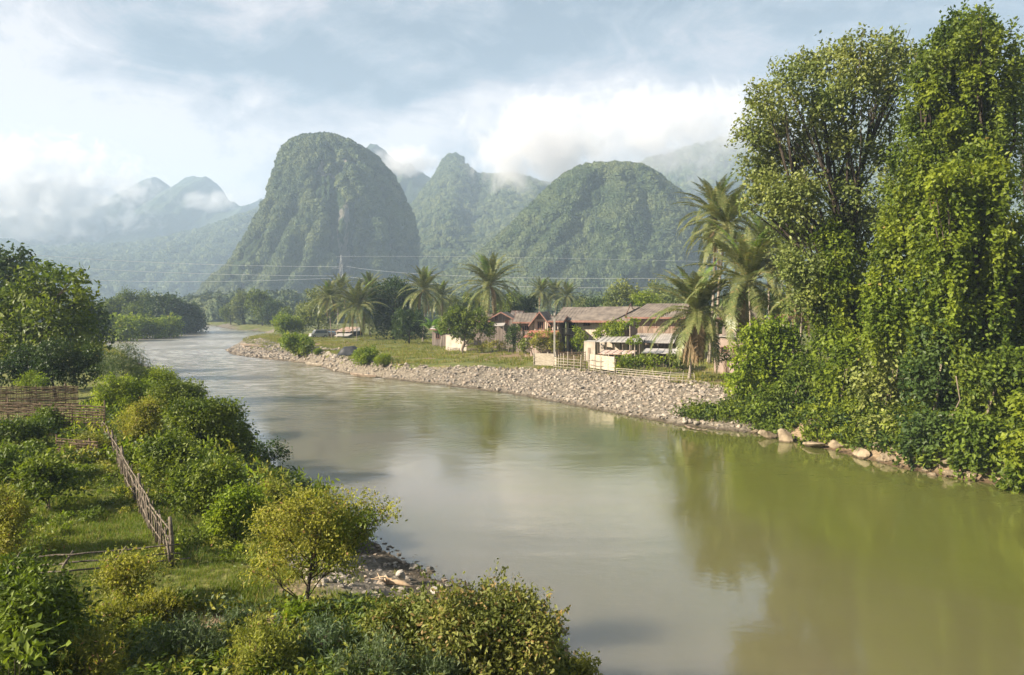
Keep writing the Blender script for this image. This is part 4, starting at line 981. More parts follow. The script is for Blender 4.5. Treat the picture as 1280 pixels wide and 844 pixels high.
a, b = at_d(-30, 530, 36.5), at_d(132, 532, 36.0); a[2] = gz(*a[:2]); b[2] = gz(*b[:2])
woven_fence('tall brown woven bamboo garden fence at the left below the shady trees', [a, (a + b) / 2, b], 1.75, 3, rows=12)
a, b = at_d(-30, 500, 45), at_d(98, 497, 46); a[2] = gz(*a[:2]); b[2] = gz(*b[:2])
woven_fence('darker woven fence in the shade behind the tall brown garden fence', [a, b], 1.7, 4, rows=18)
a, b = at_d(70, 545, 31.5), at_d(122, 548, 31.0); a[2] = gz(*a[:2]); b[2] = gz(*b[:2])
woven_fence('short low woven panel in front of the tall brown garden fence', [a, b], 0.95, 6, rows=8)

# ------------------------------------------------------------------ near shore: stones and driftwood
for i, (u, v, w, h, lab) in enumerate([(517, 712, 15, 6, 'dark wet stone standing alone in the shallows, farther of two'), (537, 714, 10, 6, 'little dark stone in the shallows right of the lone wet stone'), (560, 733, 12, 5, 'small wet stone off the end of the near shore'),
        (583, 739, 16, 5, 'flat wet stone at the water edge before the browned bush'), (500, 722, 16, 10, 'grey stone at the tip of the near stony shore'), (478, 735, 20, 12, 'angular grey stone beside the driftwood root'), (545, 741, 18, 9, 'brown stone right of the driftwood root'), (440, 745, 18, 9, 'pale grey stone under the small spreading tree')]):
    rock('shore_stone', lab, u, v, w, h, 400 + i, darkrock if i in (0, 1, 2, 3) else greyrock, 'stones of the near shore', .2, i, z=0.0 if i < 4 else 0.35)
def driftwood(label, u, v, s, seed):
    p = hit(u, v); g = np.random.default_rng(seed); mb = MB(); mb.tube([(-.5 * s, 0, .05), (-.1 * s, .1 * s, .16 * s), (.3 * s, .05, .12 * s), (.7 * s, -.1 * s, .05)], [.05 * s, .11 * s, .09 * s, .03 * s], 7)
    for k in range(6):
        a = g.uniform(-1, 1); mb.tube([(-.1 * s, .1 * s, .15 * s), (-.3 * s + g.uniform(-.2, .2), a * .3 * s, .3 * s * g.uniform(.5, 1.2)), (-.45 * s + g.uniform(-.3, .3), a * .5 * s, .45 * s * g.uniform(.3, 1.3))], [.05 * s, .03 * s, .008 * s], 5)
    o = mb.build('driftwood', simple('driftwood', (0.30, 0.21, 0.13), (0.48, 0.36, 0.25), 5, .85, .1), None, True); o.location = (p[0], p[1], p[2]); tag(o, label, 'driftwood')
driftwood('pale orange driftwood root washed up on the near stony shore', 492, 734, 0.8, 2)

# ------------------------------------------------------------------ far left bank
def far_proto(name, kind, H, Wd, st, seed, n=14, base=.3, r=.27, tr=.25):
    root = empty(name, (0, 0, 0), 0, 'x', 'tree'); bl = env_blobs(Wd, H, n, seed, Wd, base, r)
    crown_st('crown', bl, st, root, lump=.6); limbs(bl, tr, darkbark, root, seed=seed); return root
PR = {'round': far_proto('broadleaf_tree', 0, 10, 10, 'farmid', 201), 'dark': far_proto('broadleaf_tree', 0, 9, 12, 'fardark', 202, 16, .2), 'tall': far_proto('broadleaf_tree', 0, 14, 7.5, 'farmid', 203, 12, .35, .3),
      'olive': far_proto('broadleaf_tree', 0, 11, 9, 'farolive', 204, 13, .25, .3), 'low': far_proto('broadleaf_tree', 0, 5, 8, 'farbright', 205, 9, .2, .33, .12)}
PH = {'round': 10, 'dark': 9, 'tall': 14, 'olive': 11, 'low': 5}; used_proto = set()
def far_tree(kind, u, vb, vt, label, group, y=None, rz=0, z=None):
    if y is None: b = hit(u, vb)
    else: b = at_d(u, vb, y); b[2] = gz(b[0], b[1])
    h = at_d(u, vt, b[1])[2] - b[2]; s = h / PH[kind]; pr = PR[kind]
    if kind in used_proto: return copy_tree(pr, tuple(b), rz, s, label, group)
    used_proto.add(kind); pr.location = tuple(b); pr.scale = (s, s, s); pr.rotation_euler = (0, 0, rz); pr['label'] = label
    if group: pr['group'] = group
    return pr
GF = 'trees on the far left bank'
far_tree('tall', 148, 0, 360, 'tall thin-topped tree, left of the twin tops on the far left bank', GF, 250, 1)
far_tree('tall', 172, 0, 362, 'second narrow tree with a flat crown on the far left bank', GF, 262, 2)
far_tree('round', 160, 0, 380, 'round green tree below the twin narrow tops on the far left bank', GF, 235, .5)
far_tree('dark', 206, 0, 370, 'broad dark tree nearest the river bend on the far left bank', GF, 250, 1)
far_tree('dark', 228, 0, 380, 'low dark tree leaning to the water at the end of the far left bank', GF, 262, 3)
far_tree('round', 190, 0, 372, 'green tree between the narrow trees and the broad dark one', GF, 268, 4)
far_tree('low', 140, 0, 396, 'low bushy tree at the near end of the far left bank', GF, 190, 1)
far_tree('low', 168, 0, 398, 'low bushy tree beneath the narrow trees of the far left bank', GF, 205, 2)
far_tree('low', 196, 0, 398, 'low pale bushy tree before the broad dark far tree', GF, 215, 3)
far_tree('round', 128, 0, 372, 'green tree just right of the large-leaved left tree, across the cove', GF, 240, 5)
GM = 'trees at the river bend'
far_tree('olive', 300, 0, 366, 'olive tree at the left of the river-bend clump', GM, 330, 1)
far_tree('round', 322, 0, 363, 'tallest round tree of the river-bend clump', GM, 300, 2)
far_tree('dark', 340, 0, 378, 'dark shaded tree at the right of the river-bend clump', GM, 290, 2)
far_tree('round', 282, 0, 378, 'small round tree at the river edge of the river-bend clump', GM, 330, 4)
far_tree('low', 357, 421, 396, 'low light green tree on the stony point', GM, None, 2)
far_tree('low', 374, 446, 419, 'bright leafy shrub mound on the stony point above the moored boat', 'green mounds on the far right bank', None, 1)
far_tree('low', 396, 451, 436, 'grassy shrub mound at the water by the moored boat', 'green mounds on the far right bank', None, 3)
far_tree('low', 455, 456, 436, 'bright mound of creepers right of the black tarpaulin', 'green mounds on the far right bank', None, 4)
far_tree('low', 480, 458, 444, 'low yellow-green creeper mound beside the stony bank', 'green mounds on the far right bank', None, 5)

# ------------------------------------------------------------------ village: palms and trees
GP = 'coconut palms of the village'
pA = make_palm(14.0, 0.5, .5, 46, 7.0, 1, 'upright coconut palm with a full crown in front of the tin-roofed shed', GP)
pB = make_palm(13.5, 0.9, .7, 42, 6.8, 2, 'coconut palm', GP, tr=.15)
pC = make_palm(8.4, 1.1, -.5, 46, 6.2, 3, 'coconut palm nearest the stony shore, with a skirt of brown dead fronds', GP, dead=4, skirt=12, young=2, tr=.20)
used_p = set()
PALMH = {id(pA): 14.0, id(pB): 13.5, id(pC): 8.4}; PALML = {id(pA): 0.5, id(pB): .9, id(pC): 1.1}
PALMF = {id(pA): 7.0, id(pB): 6.8, id(pC): 6.2}
FPX = {447: 42, 412: 30, 425: 28, 462: 28, 489: 28, 530: 38, 551: 28, 612: 50, 676: 24, 693: 24, 709: 24, 872: 74, 936: 92, 908: 66, 990: 62, 958: 66, 1004: 58, 893: 54}
def palm(*a, **k):
    r = palm0(*a, **k); pr, u, vc, y = a[:4]; f = 1.12 * FPX[u] * mpp(y) / (PALMF[id(pr)] * r.scale[0])
    for c in r.children:
        if c.name.startswith('frond'): b = c['b'] if 'b' in c else c.scale[0]; c['b'] = b; c.scale = (b * f, b * f, b * f)
    return r
def palm0(pr, u, vc, y, label, rz=0.0, extra=1.0, base=None):
    """crown centre at photo (u, vc), depth y"""
    top = at_d(u, vc, y); g0 = gz(top[0], top[1]); H = top[2] - g0; s = H / PALMH[id(pr)]
    lx = PALML[id(pr)] * s; loc = (top[0] - lx * math.cos(rz), top[1] - lx * math.sin(rz), g0)
    if id(pr) in used_p: return copy_tree(pr, loc, rz, s, label, GP)
    used_p.add(id(pr)); pr.location = loc; pr.rotation_euler = (0, 0, rz); pr.scale = (s, s, s); pr['label'] = label; return pr
palm(pA, 447, 383, 150, 'full coconut palm standing before the dark trees, right of the tin-roofed shed', .4)
palm(pB, 412, 372, 168, 'coconut palm leaning at the left of the village, above the parked truck', 2.6)
palm(pB, 425, 364, 176, 'coconut palm half hidden behind the full palm near the tin-roofed shed', .8)
palm(pA, 462, 362, 178, 'tall coconut palm rising behind the dark trees at the village end', 1.9)
palm(pB, 489, 370, 172, 'shaded coconut palm among the dark trees at the village end', 4.0)
palm(pB, 530, 362, 142, 'slender coconut palm with a bare pale trunk left of the mango tree', 5.4)
palm(pA, 551, 372, 165, 'smaller coconut palm behind the slender bare-trunked one', 3.0)
palm(pA, 612, 357, 126, 'big-crowned coconut palm above the grey gabled house', 2.2)
palm(pB, 676, 365, 185, 'coconut palm behind the brown roof, left of a row of three', 1.1)
palm(pA, 693, 368, 190, 'coconut palm behind the brown roof, middle of a row of three', 3.9)
palm(pB, 709, 370, 182, 'coconut palm behind the brown roof, right of a row of three', 5.0)
palm(pC, 872, 391, 67, 'coconut palm nearest the stony shore, with a skirt of brown dead fronds', .2)
palm(pA, 936, 352, 64, 'wide-crowned leaning coconut palm right of the skirted palm', 2.9)
palm(pB, 908, 283, 76, 'tallest coconut palm of the right-hand group, behind the wide-crowned one', .6)
palm(pA, 958, 318, 73, 'coconut palm between the tallest and the dark-crowned palms of the right-hand group', 3.6)
palm(pB, 1004, 372, 60, 'low palm half buried in the creepers at the right of the palm group', 1.5)
palm(pA, 893, 268, 84, 'palm crown showing just left of the tallest right-hand palm', 5.2)
palm(pB, 990, 322, 62, 'dark-crowned coconut palm against the airy broadleaf tree', 4.4)

GV = 'trees among the village houses'
def vt(*a, **k): return px_plant('broadleaf_tree', *a, **k)
vt('dense dark tree behind the full palm at the village end', 'tree', 492, 425, [(475, 372, 16), (495, 362, 14), (510, 372, 14), (470, 390, 18), (490, 388, 20), (512, 392, 16), (480, 408, 14), (505, 408, 14)], 'fardark', .3, 101, y=155, group=GV, leafscale=1.0)
vt('yellowish olive tree behind the leaning palm at the left of the village', 'tree', 395, 420, [(398, 372, 12), (412, 380, 14), (390, 392, 14), (408, 398, 14), (380, 402, 10), (432, 385, 12)], 'farolive', .25, 102, y=185, group=GV)
vt('dark bushy tree with big leaves between the two palm groups', 'tree', 512, 430, [(503, 398, 12), (518, 402, 12), (508, 412, 12), (525, 412, 10), (498, 414, 10)], 'dark', .2, 103, y=135, group=GV, leafscale=1.4)
vt('round mango tree on a short leaning trunk in the riverside meadow', 'tree', 578, 440, [(565, 398, 11), (580, 395, 12), (595, 400, 12), (608, 408, 10), (558, 408, 9), (575, 410, 13), (592, 414, 11), (612, 415, 7), (568, 393, 8)], 'mid', .22, 104, y=108, group=GV, mat=bark, leafscale=1.2, lump=.6)
vt('dark round tree between the big-crowned palm and the brown roof', 'tree', 662, 430, [(655, 382, 8), (665, 380, 8), (660, 392, 9), (645, 388, 7)], 'dark', .2, 105, y=130, group=GV, leafscale=1.5)
vt('feathery grey-green tree beyond the middle of the brown roofs', 'tree', 780, 430, [(776, 362, 11), (788, 368, 11), (768, 370, 10), (780, 378, 13), (795, 378, 10), (762, 380, 8)], 'farolive', .25, 106, y=160, group=GV)
vt('pale tree behind the feathery grey-green one', 'tree', 822, 430, [(820, 362, 9), (832, 368, 9), (825, 376, 10), (812, 372, 8)], 'farolive', .25, 107, y=170, group=GV)
vt('bright yellow-green bush showing over the brown roof', 'tree', 800, 430, [(798, 375, 7), (808, 373, 8), (816, 377, 7), (804, 382, 8)], 'farbright', .2, 108, y=125, group=GV, leafscale=.8)
vt('rounded bright green tree in front of the cream upper wall', 'tree', 762, 440, [(752, 414, 6), (760, 410, 6), (770, 407, 6), (777, 409, 5), (748, 419, 5), (765, 416, 7), (775, 416, 6)], 'bright', .1, 109, y=93, group=GV)
vt('yellow-green bush below the balcony of the brown-roofed house', 'tree', 726, 436, [(722, 412, 4), (726, 420, 6), (720, 427, 6), (730, 428, 6), (724, 434, 6)], 'bright', .08, 110, y=98, group=GV)
vt('broad bush with flowers beside the utility pole', 'tree', 686, 438, [(674, 420, 6), (685, 418, 6), (695, 420, 6), (668, 428, 6), (680, 429, 7), (692, 430, 7), (700, 434, 5)], 'shrubyellow', .08, 111, y=97, group=GV, leafscale=2)
vt('dark leafy bush left of the broad flowering bush', 'tree', 668, 438, [(664, 422, 5), (658, 428, 6), (670, 432, 6), (652, 434, 5)], 'mid', .08, 112, y=99, group=GV)
vt('small green tree in front of the grey gabled house', 'tree', 642, 438, [(640, 416, 6), (646, 412, 5), (638, 425, 6), (646, 426, 6)], 'dark', .08, 113, y=104, group=GV, leafscale=.9)
vt('low yellow-green hedge bush right of the mango tree', 'tree', 618, 440, [(608, 432, 6), (618, 431, 6), (628, 432, 5), (600, 434, 5)], 'shrubyellow', .06, 114, y=108, group=GV, leafscale=2)
vt('leafy garden shrubbery behind the bamboo rail fence', 'tree', 800, 462, [(776, 452, 5), (785, 449, 6), (796, 451, 6), (806, 452, 6), (816, 450, 6), (826, 453, 5), (790, 456, 6), (812, 457, 6), (775, 458, 4)], 'bright', .05, 115, y=72, group=GV, leafscale=.9)
vt('low green garden bush left of the skirted palm', 'tree', 850, 462, [(842, 448, 6), (852, 452, 6), (846, 458, 5), (860, 460, 5)], 'mid', .05, 116, y=73, group=GV, leafscale=.8)
vt('clipped green hedge under the windows of the pink-walled house', 'tree', 910, 455, [(902, 446, 4), (910, 446, 4), (918, 446, 4), (895, 446, 4)], 'mid', .05, 117, y=70, group=GV, leafscale=.7)
vt('olive background tree behind the pink-walled house', 'tree', 960, 420, [(945, 385, 12), (965, 378, 14), (985, 385, 14), (1005, 380, 14), (1015, 360, 14), (975, 395, 12), (1010, 400, 14)], 'mid', .2, 118, y=80, group=GV, leafscale=1.2)
GB = 'background trees behind the village roofs'
for kind, u, vt_, y, rz_, lab in (('olive', 566, 372, 175, 1, 'olive tree behind the mango tree, left of the big-crowned palm'), ('round', 592, 368, 180, 2, 'round tree directly behind the big-crowned palm'), ('round', 640, 366, 175, 3, 'round tree between the big-crowned palm and the row of three palms'),
        ('olive', 728, 372, 180, 4, 'olive tree right of the row of three palms behind the brown roof'), ('dark', 748, 374, 170, 5, 'low dark tree behind the middle of the long brown roof'), ('olive', 846, 362, 150, 1.5, 'olive tree behind the plank house roof, left of the skirted palm crown'),
        ('round', 880, 366, 140, 2.5, 'round tree behind the crown of the skirted palm'), ('dark', 915, 372, 120, 3.5, 'dark tree behind the pink-walled house'), ('olive', 372, 380, 230, 4.5, 'olive tree upstream of the parked silver car'), ('round', 350, 384, 260, 5.5, 'round tree at the back of the stony point')):
    far_tree(kind, u, 0, vt_, lab, GB, y, rz_)
# papaya trees
def papaya(label, u, vb, vt_, y, seed):
    b = at_d(u, vb, y); b[2] = gz(b[0], b[1]); H = at_d(u, vt_, y)[2] - b[2]; g = np.random.default_rng(seed); root = empty('papaya_tree', tuple(b), 0, label, 'papaya tree', 'papaya trees behind the bamboo rail fence')
    mb = MB(); mb.tube([(0, 0, -.1), (.05, 0, H * .5), (0, 0, H * .88)], [.1, .08, .06], 7); mb.build('trunk', palmbark, root, True)
    tips = []; outs = []; sm = MB()
    for i in range(20):
        a = i * 2.4; e = g.uniform(-.2, 1.1); r = H * .16 + .35; d = np.array([math.cos(a) * math.cos(e), math.sin(a) * math.cos(e), math.sin(e)]); q = np.array([0, 0, H * .86]); tp = q + d * r * g.uniform(.7, 1.1); sm.tube([q, tp], .015, 4); tips.append(tp); outs.append(d)
    V, Fc, r = leaf_mesh(np.array(tips), np.array(outs), 12, .09, .34, .14, .35); mesh_np('crown', V, Fc, LM['bright'], {'rnd': ('FACE', r)}, False, root); sm.build('leaf_stalks', LM['bright'], root); return root
papaya('taller papaya tree standing before the tin lean-to roof', 787, 452, 399, 84, 1)
papaya('shorter papaya tree over the garden behind the rail fence', 793, 460, 424, 76, 2)
def banana(label, u, vb, vt_, y, seed):
    b = at_d(u, vb, y); b[2] = gz(b[0], b[1]); H = at_d(u, vt_, y)[2] - b[2]; g = np.random.default_rng(seed); root = empty('banana_plant', tuple(b), 0, label, 'banana plant')
    mb = MB(); mb.tube([(0, 0, -.1), (0, 0, H * .5)], [.16, .1], 8); mb.build('stem', palmbark, root, True); V, Fc, rr = [], [], []
    for i in range(11):
        a = i * 2.4 + g.normal(0, .2); s = np.linspace(0, 1, 9); L = H * .6; e0 = 1.35 - .07 * i; ang = e0 - 1.5 * s ** 1.5; x = np.r_[0, np.cumsum(np.cos(ang[:-1]))] * L / 8; z = np.r_[0, np.cumsum(np.sin(ang[:-1]))] * L / 8
        w = L * .13 * np.sin(np.clip(s * .95 + .08, 0, 1) * math.pi) ** .6; k = len(V); ca, sa = math.cos(a), math.sin(a)
        for j in range(9):
            for sd in (-1, 0, 1): V.append((x[j] * ca - sd * w[j] * sa, x[j] * sa + sd * w[j] * ca, H * .45 + z[j] - abs(sd) * w[j] * .35))
        for j in range(8):
            for sd in (0, 1): Fc.append((k + j * 3 + sd, k + j * 3 + sd + 1, k + j * 3 + sd + 4, k + j * 3 + sd + 3)); rr.append(g.uniform(0, 1))
    mesh_np('leaves', np.array(V), np.array(Fc), LM['banana'], {'rnd': ('FACE', np.array(rr))}, False, root); return root
banana('banana plant with upright torn leaves between the slender palm and the mango tree', 541, 432, 390, 128, 1)
banana('banana plant low behind the white broken wall, left of the mango tree', 552, 432, 400, 122, 2)

# ------------------------------------------------------------------ village: buildings
cream = simple('cream_boards', (0.40, 0.335, 0.26), (0.54, 0.46, 0.37), 1.5, .8, .2, (3, 3, .4), .2)
white_w = simple('old_whitewash', (0.33, 0.285, 0.23), (0.48, 0.425, 0.36), 1.2, .85, .1, (1, 1, .5), .2)
pinkw = simple('faded_pink_plaster', (0.32, 0.245, 0.205), (0.42, 0.33, 0.28), 1.0, .85, .1, (1, 1, .6), .2)
plank = simple('brown_planks', (0.15, 0.105, 0.078), (0.34, 0.255, 0.195), 3.5, .85, .1, (1, 1, .12), .4)
greypl = simple('grey_planks', (0.14, 0.115, 0.10), (0.27, 0.22, 0.19), 3.5, .85, .1, (1, 1, .12), .4)
rooftile = simple('brown_fibre_roof', (0.105, 0.088, 0.076), (0.20, 0.168, 0.14), 0.9, .85, .15, (1, 1, 1), .3)
redroof = simple('red_tin_roof', (0.24, 0.085, 0.06), (0.33, 0.14, 0.10), 1.5, .6, .3)
tin = simple('weathered_tin', (0.28, 0.26, 0.24), (0.45, 0.42, 0.39), 1.0, .5, .4, (1, 1, 1), .2)
rusty = simple('rusty_tin', (0.35, 0.17, 0.10), (0.60, 0.52, 0.46), 1.6, .6, .3)
trim = simple('red_trim', (0.19, 0.095, 0.072), (0.27, 0.155, 0.12), 2, .7, .2)
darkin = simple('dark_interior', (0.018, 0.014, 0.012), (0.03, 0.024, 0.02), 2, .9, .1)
concrete = simple('concrete', (0.30, 0.28, 0.25), (0.42, 0.40, 0.36), 2, .85, .1)
glass_m = simple('window_glass', (0.06, 0.07, 0.08), (0.12, 0.13, 0.14), 2, .12, .5)

class House:
    """local frame: x along the front, y to the back, z up; front-left ground corner under photo point u0 at depth y"""
    def __init__(s, name, label, u0, y, yaw, cat='house', z=None, group=None):
        p = at_d(u0, 420, y); s.g = gz(p[0], p[1]) if z is None else z; s.o = np.array([p[0], p[1], s.g]); s.yaw = yaw
        s.root = empty(name, tuple(s.o), yaw, label, cat, group)
    def X(s, u):      # local x whose point on the front plane appears in column u
        a = (u - 640) / F; c, sn = math.cos(s.yaw), math.sin(s.yaw)
        return (a * s.o[1] - s.o[0]) / (c - a * sn)
    def Z(s, v, x=0.0, yb=0.0):
        yw = s.o[1] + x * math.sin(s.yaw) + yb * math.cos(s.yaw); return at_d(640, v, yw)[2] - s.g
    def part(s, name, mat, mb, label=None):
        o = mb.build(name, mat, s.root)
        if label: o['label'] = label
        return o
    def wall(s, x0, x1, y0, y1, z0, z1, mat, name='wall', label=None):
        mb = MB(); mb.box(x0, x1, y0, y1, z0, z1); return s.part(name, mat, mb, label)
    def boards(s, x0, x1, z0, z1, mat, name='cladding', step=.3, y=-.03):
        mb = MB(); x = x0
        while x < x1 - .02: mb.box(x, min(x + step - .03, x1), y, -.002, z0, z1); x += step
        return s.part(name, mat, mb)
    def window(s, x0, x1, z0, z1, y=-.05, bars=2):
        mb = MB()
        for a, b, c, d in ((x0 - .08, x1 + .08, z1, z1 + .08), (x0 - .08, x1 + .08, z0 - .08, z0), (x0 - .08, x0, z0, z1), (x1, x1 + .08, z0, z1)): mb.box(a, b, y - .03, y + .03, c, d)
        for i in range(1, bars): xx = x0 + (x1 - x0) * i / bars; mb.box(xx - .025, xx + .025, y - .025, y + .02, z0, z1)
        w = s.part('window', trim, mb); mb = MB(); mb.box(x0, x1, y + .022, y + .04, z0, z1); q = mb.build('pane', darkin, w); return w
    def roof(s, x0, x1, ye, zr, ze, yr, mat, t=.10, yb=None, name='roof', fascia=trim, corr=True, zb=None, xr0=None, xr1=None):
        """ridge along x at (yr, zr); front eave at (ye, ze); back eave mirrored"""
        yb = 2 * yr - ye if yb is None else yb; zb = ze if zb is None else zb; xr0 = x0 if xr0 is None else xr0; xr1 = x1 if xr1 is None else xr1
        mb = MB(); mb.slab((x0, ye, ze), (x1, ye, ze), (xr1, yr, zr), (xr0, yr, zr), t); mb.slab((xr0, yr + .004, zr), (xr1, yr + .004, zr), (x1, yb, zb), (x0, yb, zb), t)
        if corr:
            n = max(2, int((x1 - x0) / .5))
            for i in range(n + 1):
                f = i / n; a = np.array([x0 + (x1 - x0) * f, ye, ze + .01]); b = np.array([xr0 + (xr1 - xr0) * f, yr, zr + .01]); mb.tube([a, b], .025, 4)
        r = s.part(name, mat, mb)
        if fascia:
            fm = MB(); fm.box(x0, x1, ye - .04, ye - .005, ze - .22, ze + .02)
            for xx in (x0 - .04, x1 + .005):
                fm.hexa([(xx, ye, ze - .2), (xx + .035, ye, ze - .2), (xx + .035, yr, zr - .2), (xx, yr, zr - .2), (xx, ye, ze + .04), (xx + .035, ye, ze + .04), (xx + .035, yr, zr + .04), (xx, yr, zr + .04)])
                fm.hexa([(xx, yr, zr - .2), (xx + .035, yr, zr - .2), (xx + .035, yb, zb - .2), (xx, yb, zb - .2), (xx, yr, zr + .04), (xx + .035, yr, zr + .04), (xx + .035, yb, zb + .04), (xx, yb, zb + .04)])
            fm.build('fascia', fascia, r)
        return r
    def gable(s, x, y0, y1, z0, zr, mat, t=.08):    # triangle under a roof end at local x
        mb = MB(); ym = (y0 + y1) / 2; V = [(x, y0, z0), (x, y1, z0), (x, ym, zr), (x + t, y0, z0), (x + t, y1, z0), (x + t, ym, zr)]; mb.add(V, [(0, 2, 1), (3, 4, 5), (0, 1, 4, 3), (1, 2, 5, 4), (2, 0, 3, 5)]); return s.part('gable', mat, mb)
    def front_gable(s, x0, x1, zl, zr, yf, yb, mat, wallm, over=.5, t=.09):
        """roof with its ridge running away from us, triangular end to the front"""
        xm = (x0 + x1) / 2; sl_ = (zr - zl) / (xm - x0); e0 = (x0 - over, zl - over * sl_); e1 = (x1 + over, zl - over * sl_)
        mb = MB(); mb.slab((e0[0], yf - over, e0[1]), (xm, yf - over, zr), (xm, yb, zr), (e0[0], yb, e0[1]), t); mb.slab((xm + .003, yf - over, zr), (e1[0], yf - over, e1[1]), (e1[0], yb, e1[1]), (xm + .003, yb, zr), t); r = s.part('roof', mat, mb)
        fm = MB()
        for a, b in ((e0, (xm, zr)), ((xm, zr), e1)):
            y = yf - over - .04; fm.hexa([(a[0], y, a[1] - .2), (b[0], y, b[1] - .2), (b[0], y + .035, b[1] - .2), (a[0], y + .035, a[1] - .2), (a[0], y, a[1] + .05), (b[0], y, b[1] + .05), (b[0], y + .035, b[1] + .05), (a[0], y + .035, a[1] + .05)])
        fm.build('fascia', trim, r)
        mb = MB(); V = [(x0, yf, zl - .02), (x1, yf, zl - .02), (xm, yf, zr - .12), (x0, yf + .1, zl - .02), (x1, yf + .1, zl - .02), (xm, yf + .1, zr - .12)]; mb.add(V, [(0, 1, 2), (5, 4, 3), (0, 3, 4, 1), (1, 4, 5, 2), (2, 5, 3, 0)]); s.part('gable', wallm, mb)

# long brown-roofed house with a balcony
h = House('long_house', 'long two-storey house with broad brown roof, red trim and a balcony', 704, 103, R(-24)); X = h.X; Z = h.Z
xa, xb, xc = X(703), X(722), X(764); zf = Z(418); ze = Z(400.5); zr_ = Z(384, 0, 4) ; D = 7.5
h.wall(xa, xb + .2, 1.8, D, 0, ze, plank, 'wall'); h.wall(xb, xc, 0, D, 0, ze - .1, white_w, 'wall'); h.boards(xb + .02, xc - .02, zf, ze - .12, cream, step=.42)
mb = MB(); mb.box(xa - .3, xb - .01, -.2, 1.79, zf - .25, zf); h.part('balcony_floor', plank, mb)
mb = MB(); mb.box(xa - .3, xb - .02, -.2, -.12, zf + .85, zf + .95)
for i in range(14): x = xa - .25 + i * (xb - xa + .2) / 13; mb.box(x, x + .06, -.18, -.14, zf, zf + .85)
h.part('balustrade', white_w, mb)
for x in (xa - .25, (xa + xb) / 2 - .4, xb - .25): mb = MB(); mb.box(x, x + .16, -.12, .04, 0, ze - .05); h.part('post', white_w, mb)
mb = MB(); mb.box(xa + .3, xa + 1.4, 1.74, 1.79, zf, zf + 2); h.part('door', darkin, mb)
h.window(xc - .9, xc - .35, ze - 1.0, ze - .45, -.09, 2); h.window(xb + 1.0, xb + 1.9, ze - .75, ze - .4, -.09, 3); h.window(xa + .6, xa + 1.6, .9, 2.0, 1.72, 3)
xl = X(703) - 1.2
h.roof(xl, X(790), -.9, zr_, ze, 4.0, rooftile, yb=8.6)
mb = MB(); mb.slab((xb - .9, -1.3, ze - .02), (xc + .5, -1.3, ze - .02), (xc + 3.4, 3.6, zr_ + .07), (xb + 2.0, 3.6, zr_ + .07), .1); r_ = h.part('roof', rooftile, mb, 'front slope of the roof, paler and smoother'); mb = MB(); mb.box(xb - .9, xc + .5, -1.36, -1.31, ze - .28, ze + .02); mb.build('fascia', trim, r_)
h.gable(xl + .5, -.2, 8.2, ze - .1, zr_ - .25, greypl)
h.wall(xc, X(790) - .5, 2.2, D, 0, ze + .2, plank, 'wall')
# wooden gabled house left of it
h = House('gabled_house', 'small cream-fronted house with a red-trimmed gable, left of the balcony', 668, 101, R(-14)); X = h.X; Z = h.Z
x0, x1 = X(668), X(683); zg = Z(399); zr2 = Z(389.5); zf = Z(414)
h.wall(x0, x1, 0, 6, 0, zg, cream, 'wall'); h.boards(x0 + .02, x1 - .02, zf, zg - .05, cream, step=.3); h.front_gable(x0, x1, zg, zr2, -.02, 6.5, rooftile, greypl, .75)
h.window(X(672.5), X(679.5), Z(411), Z(402.5), -.08, 3)
xv = X(698); h.wall(x1 + .01, xv, 1.2, 6, 0, zg, plank, 'wall', 'recessed brown veranda wall'); mb = MB(); mb.box(x1 + .02, xv, -.1, 1.19, zf - .2, zf - .05); h.part('veranda_floor', plank, mb)
h.roof(x1 + .3, xv + .9, -.7, Z(395, 0, 2), Z(401), 2.2, rooftile); 
for x in (x1 + .1, (x1 + xv) / 2, xv - .15): mb = MB(); mb.box(x, x + .13, -.12, .02, 0, zg - .05); h.part('post', white_w, mb)
mb = MB(); mb.box(x1 + .1, xv, -.1, -.04, zf + .8, zf + .9); mb.box(x1 + .1, xv, -.1, -.04, zf + .35, zf + .42); h.part('railing', trim, mb)
mb = MB(); mb.slab((X(660), -3.0, Z(420.5)), (X(701), -3.0, Z(420.5)), (X(699), -.15, Z(413)), (X(663), -.15, Z(413)), .08); r_ = h.part('porch_roof', redroof, mb)
for u in (662, 674, 687, 699): mb = MB(); mb.box(X(u), X(u) + .12, -2.7, -2.58, 0, Z(420)); h.part('post', white_w, mb)
h.wall(X(663), X(700), -.14, -.02, 0, Z(414.5), pinkw, 'wall', 'shaded pinkish ground-floor wall')
# left wing under a sweeping roof
h = House('sloping_roof_house', 'low house with a sweeping rust-brown roof left of the red-trimmed gable', 645, 106, R(-10)); X = h.X; Z = h.Z
h.wall(X(645), X(667), 0, 5, 0, Z(404), greypl); h.roof(X(642), X(668), -1.0, Z(391, 0, 2.5), Z(402.5), 2.5, rooftile); h.window(X(648), X(652), Z(413), Z(407)); h.window(X(656), X(661), Z(413), Z(407))
mb = MB(); mb.box(X(653), X(655.5), -.05, -.01, 0, Z(408)); h.part('door', darkin, mb)
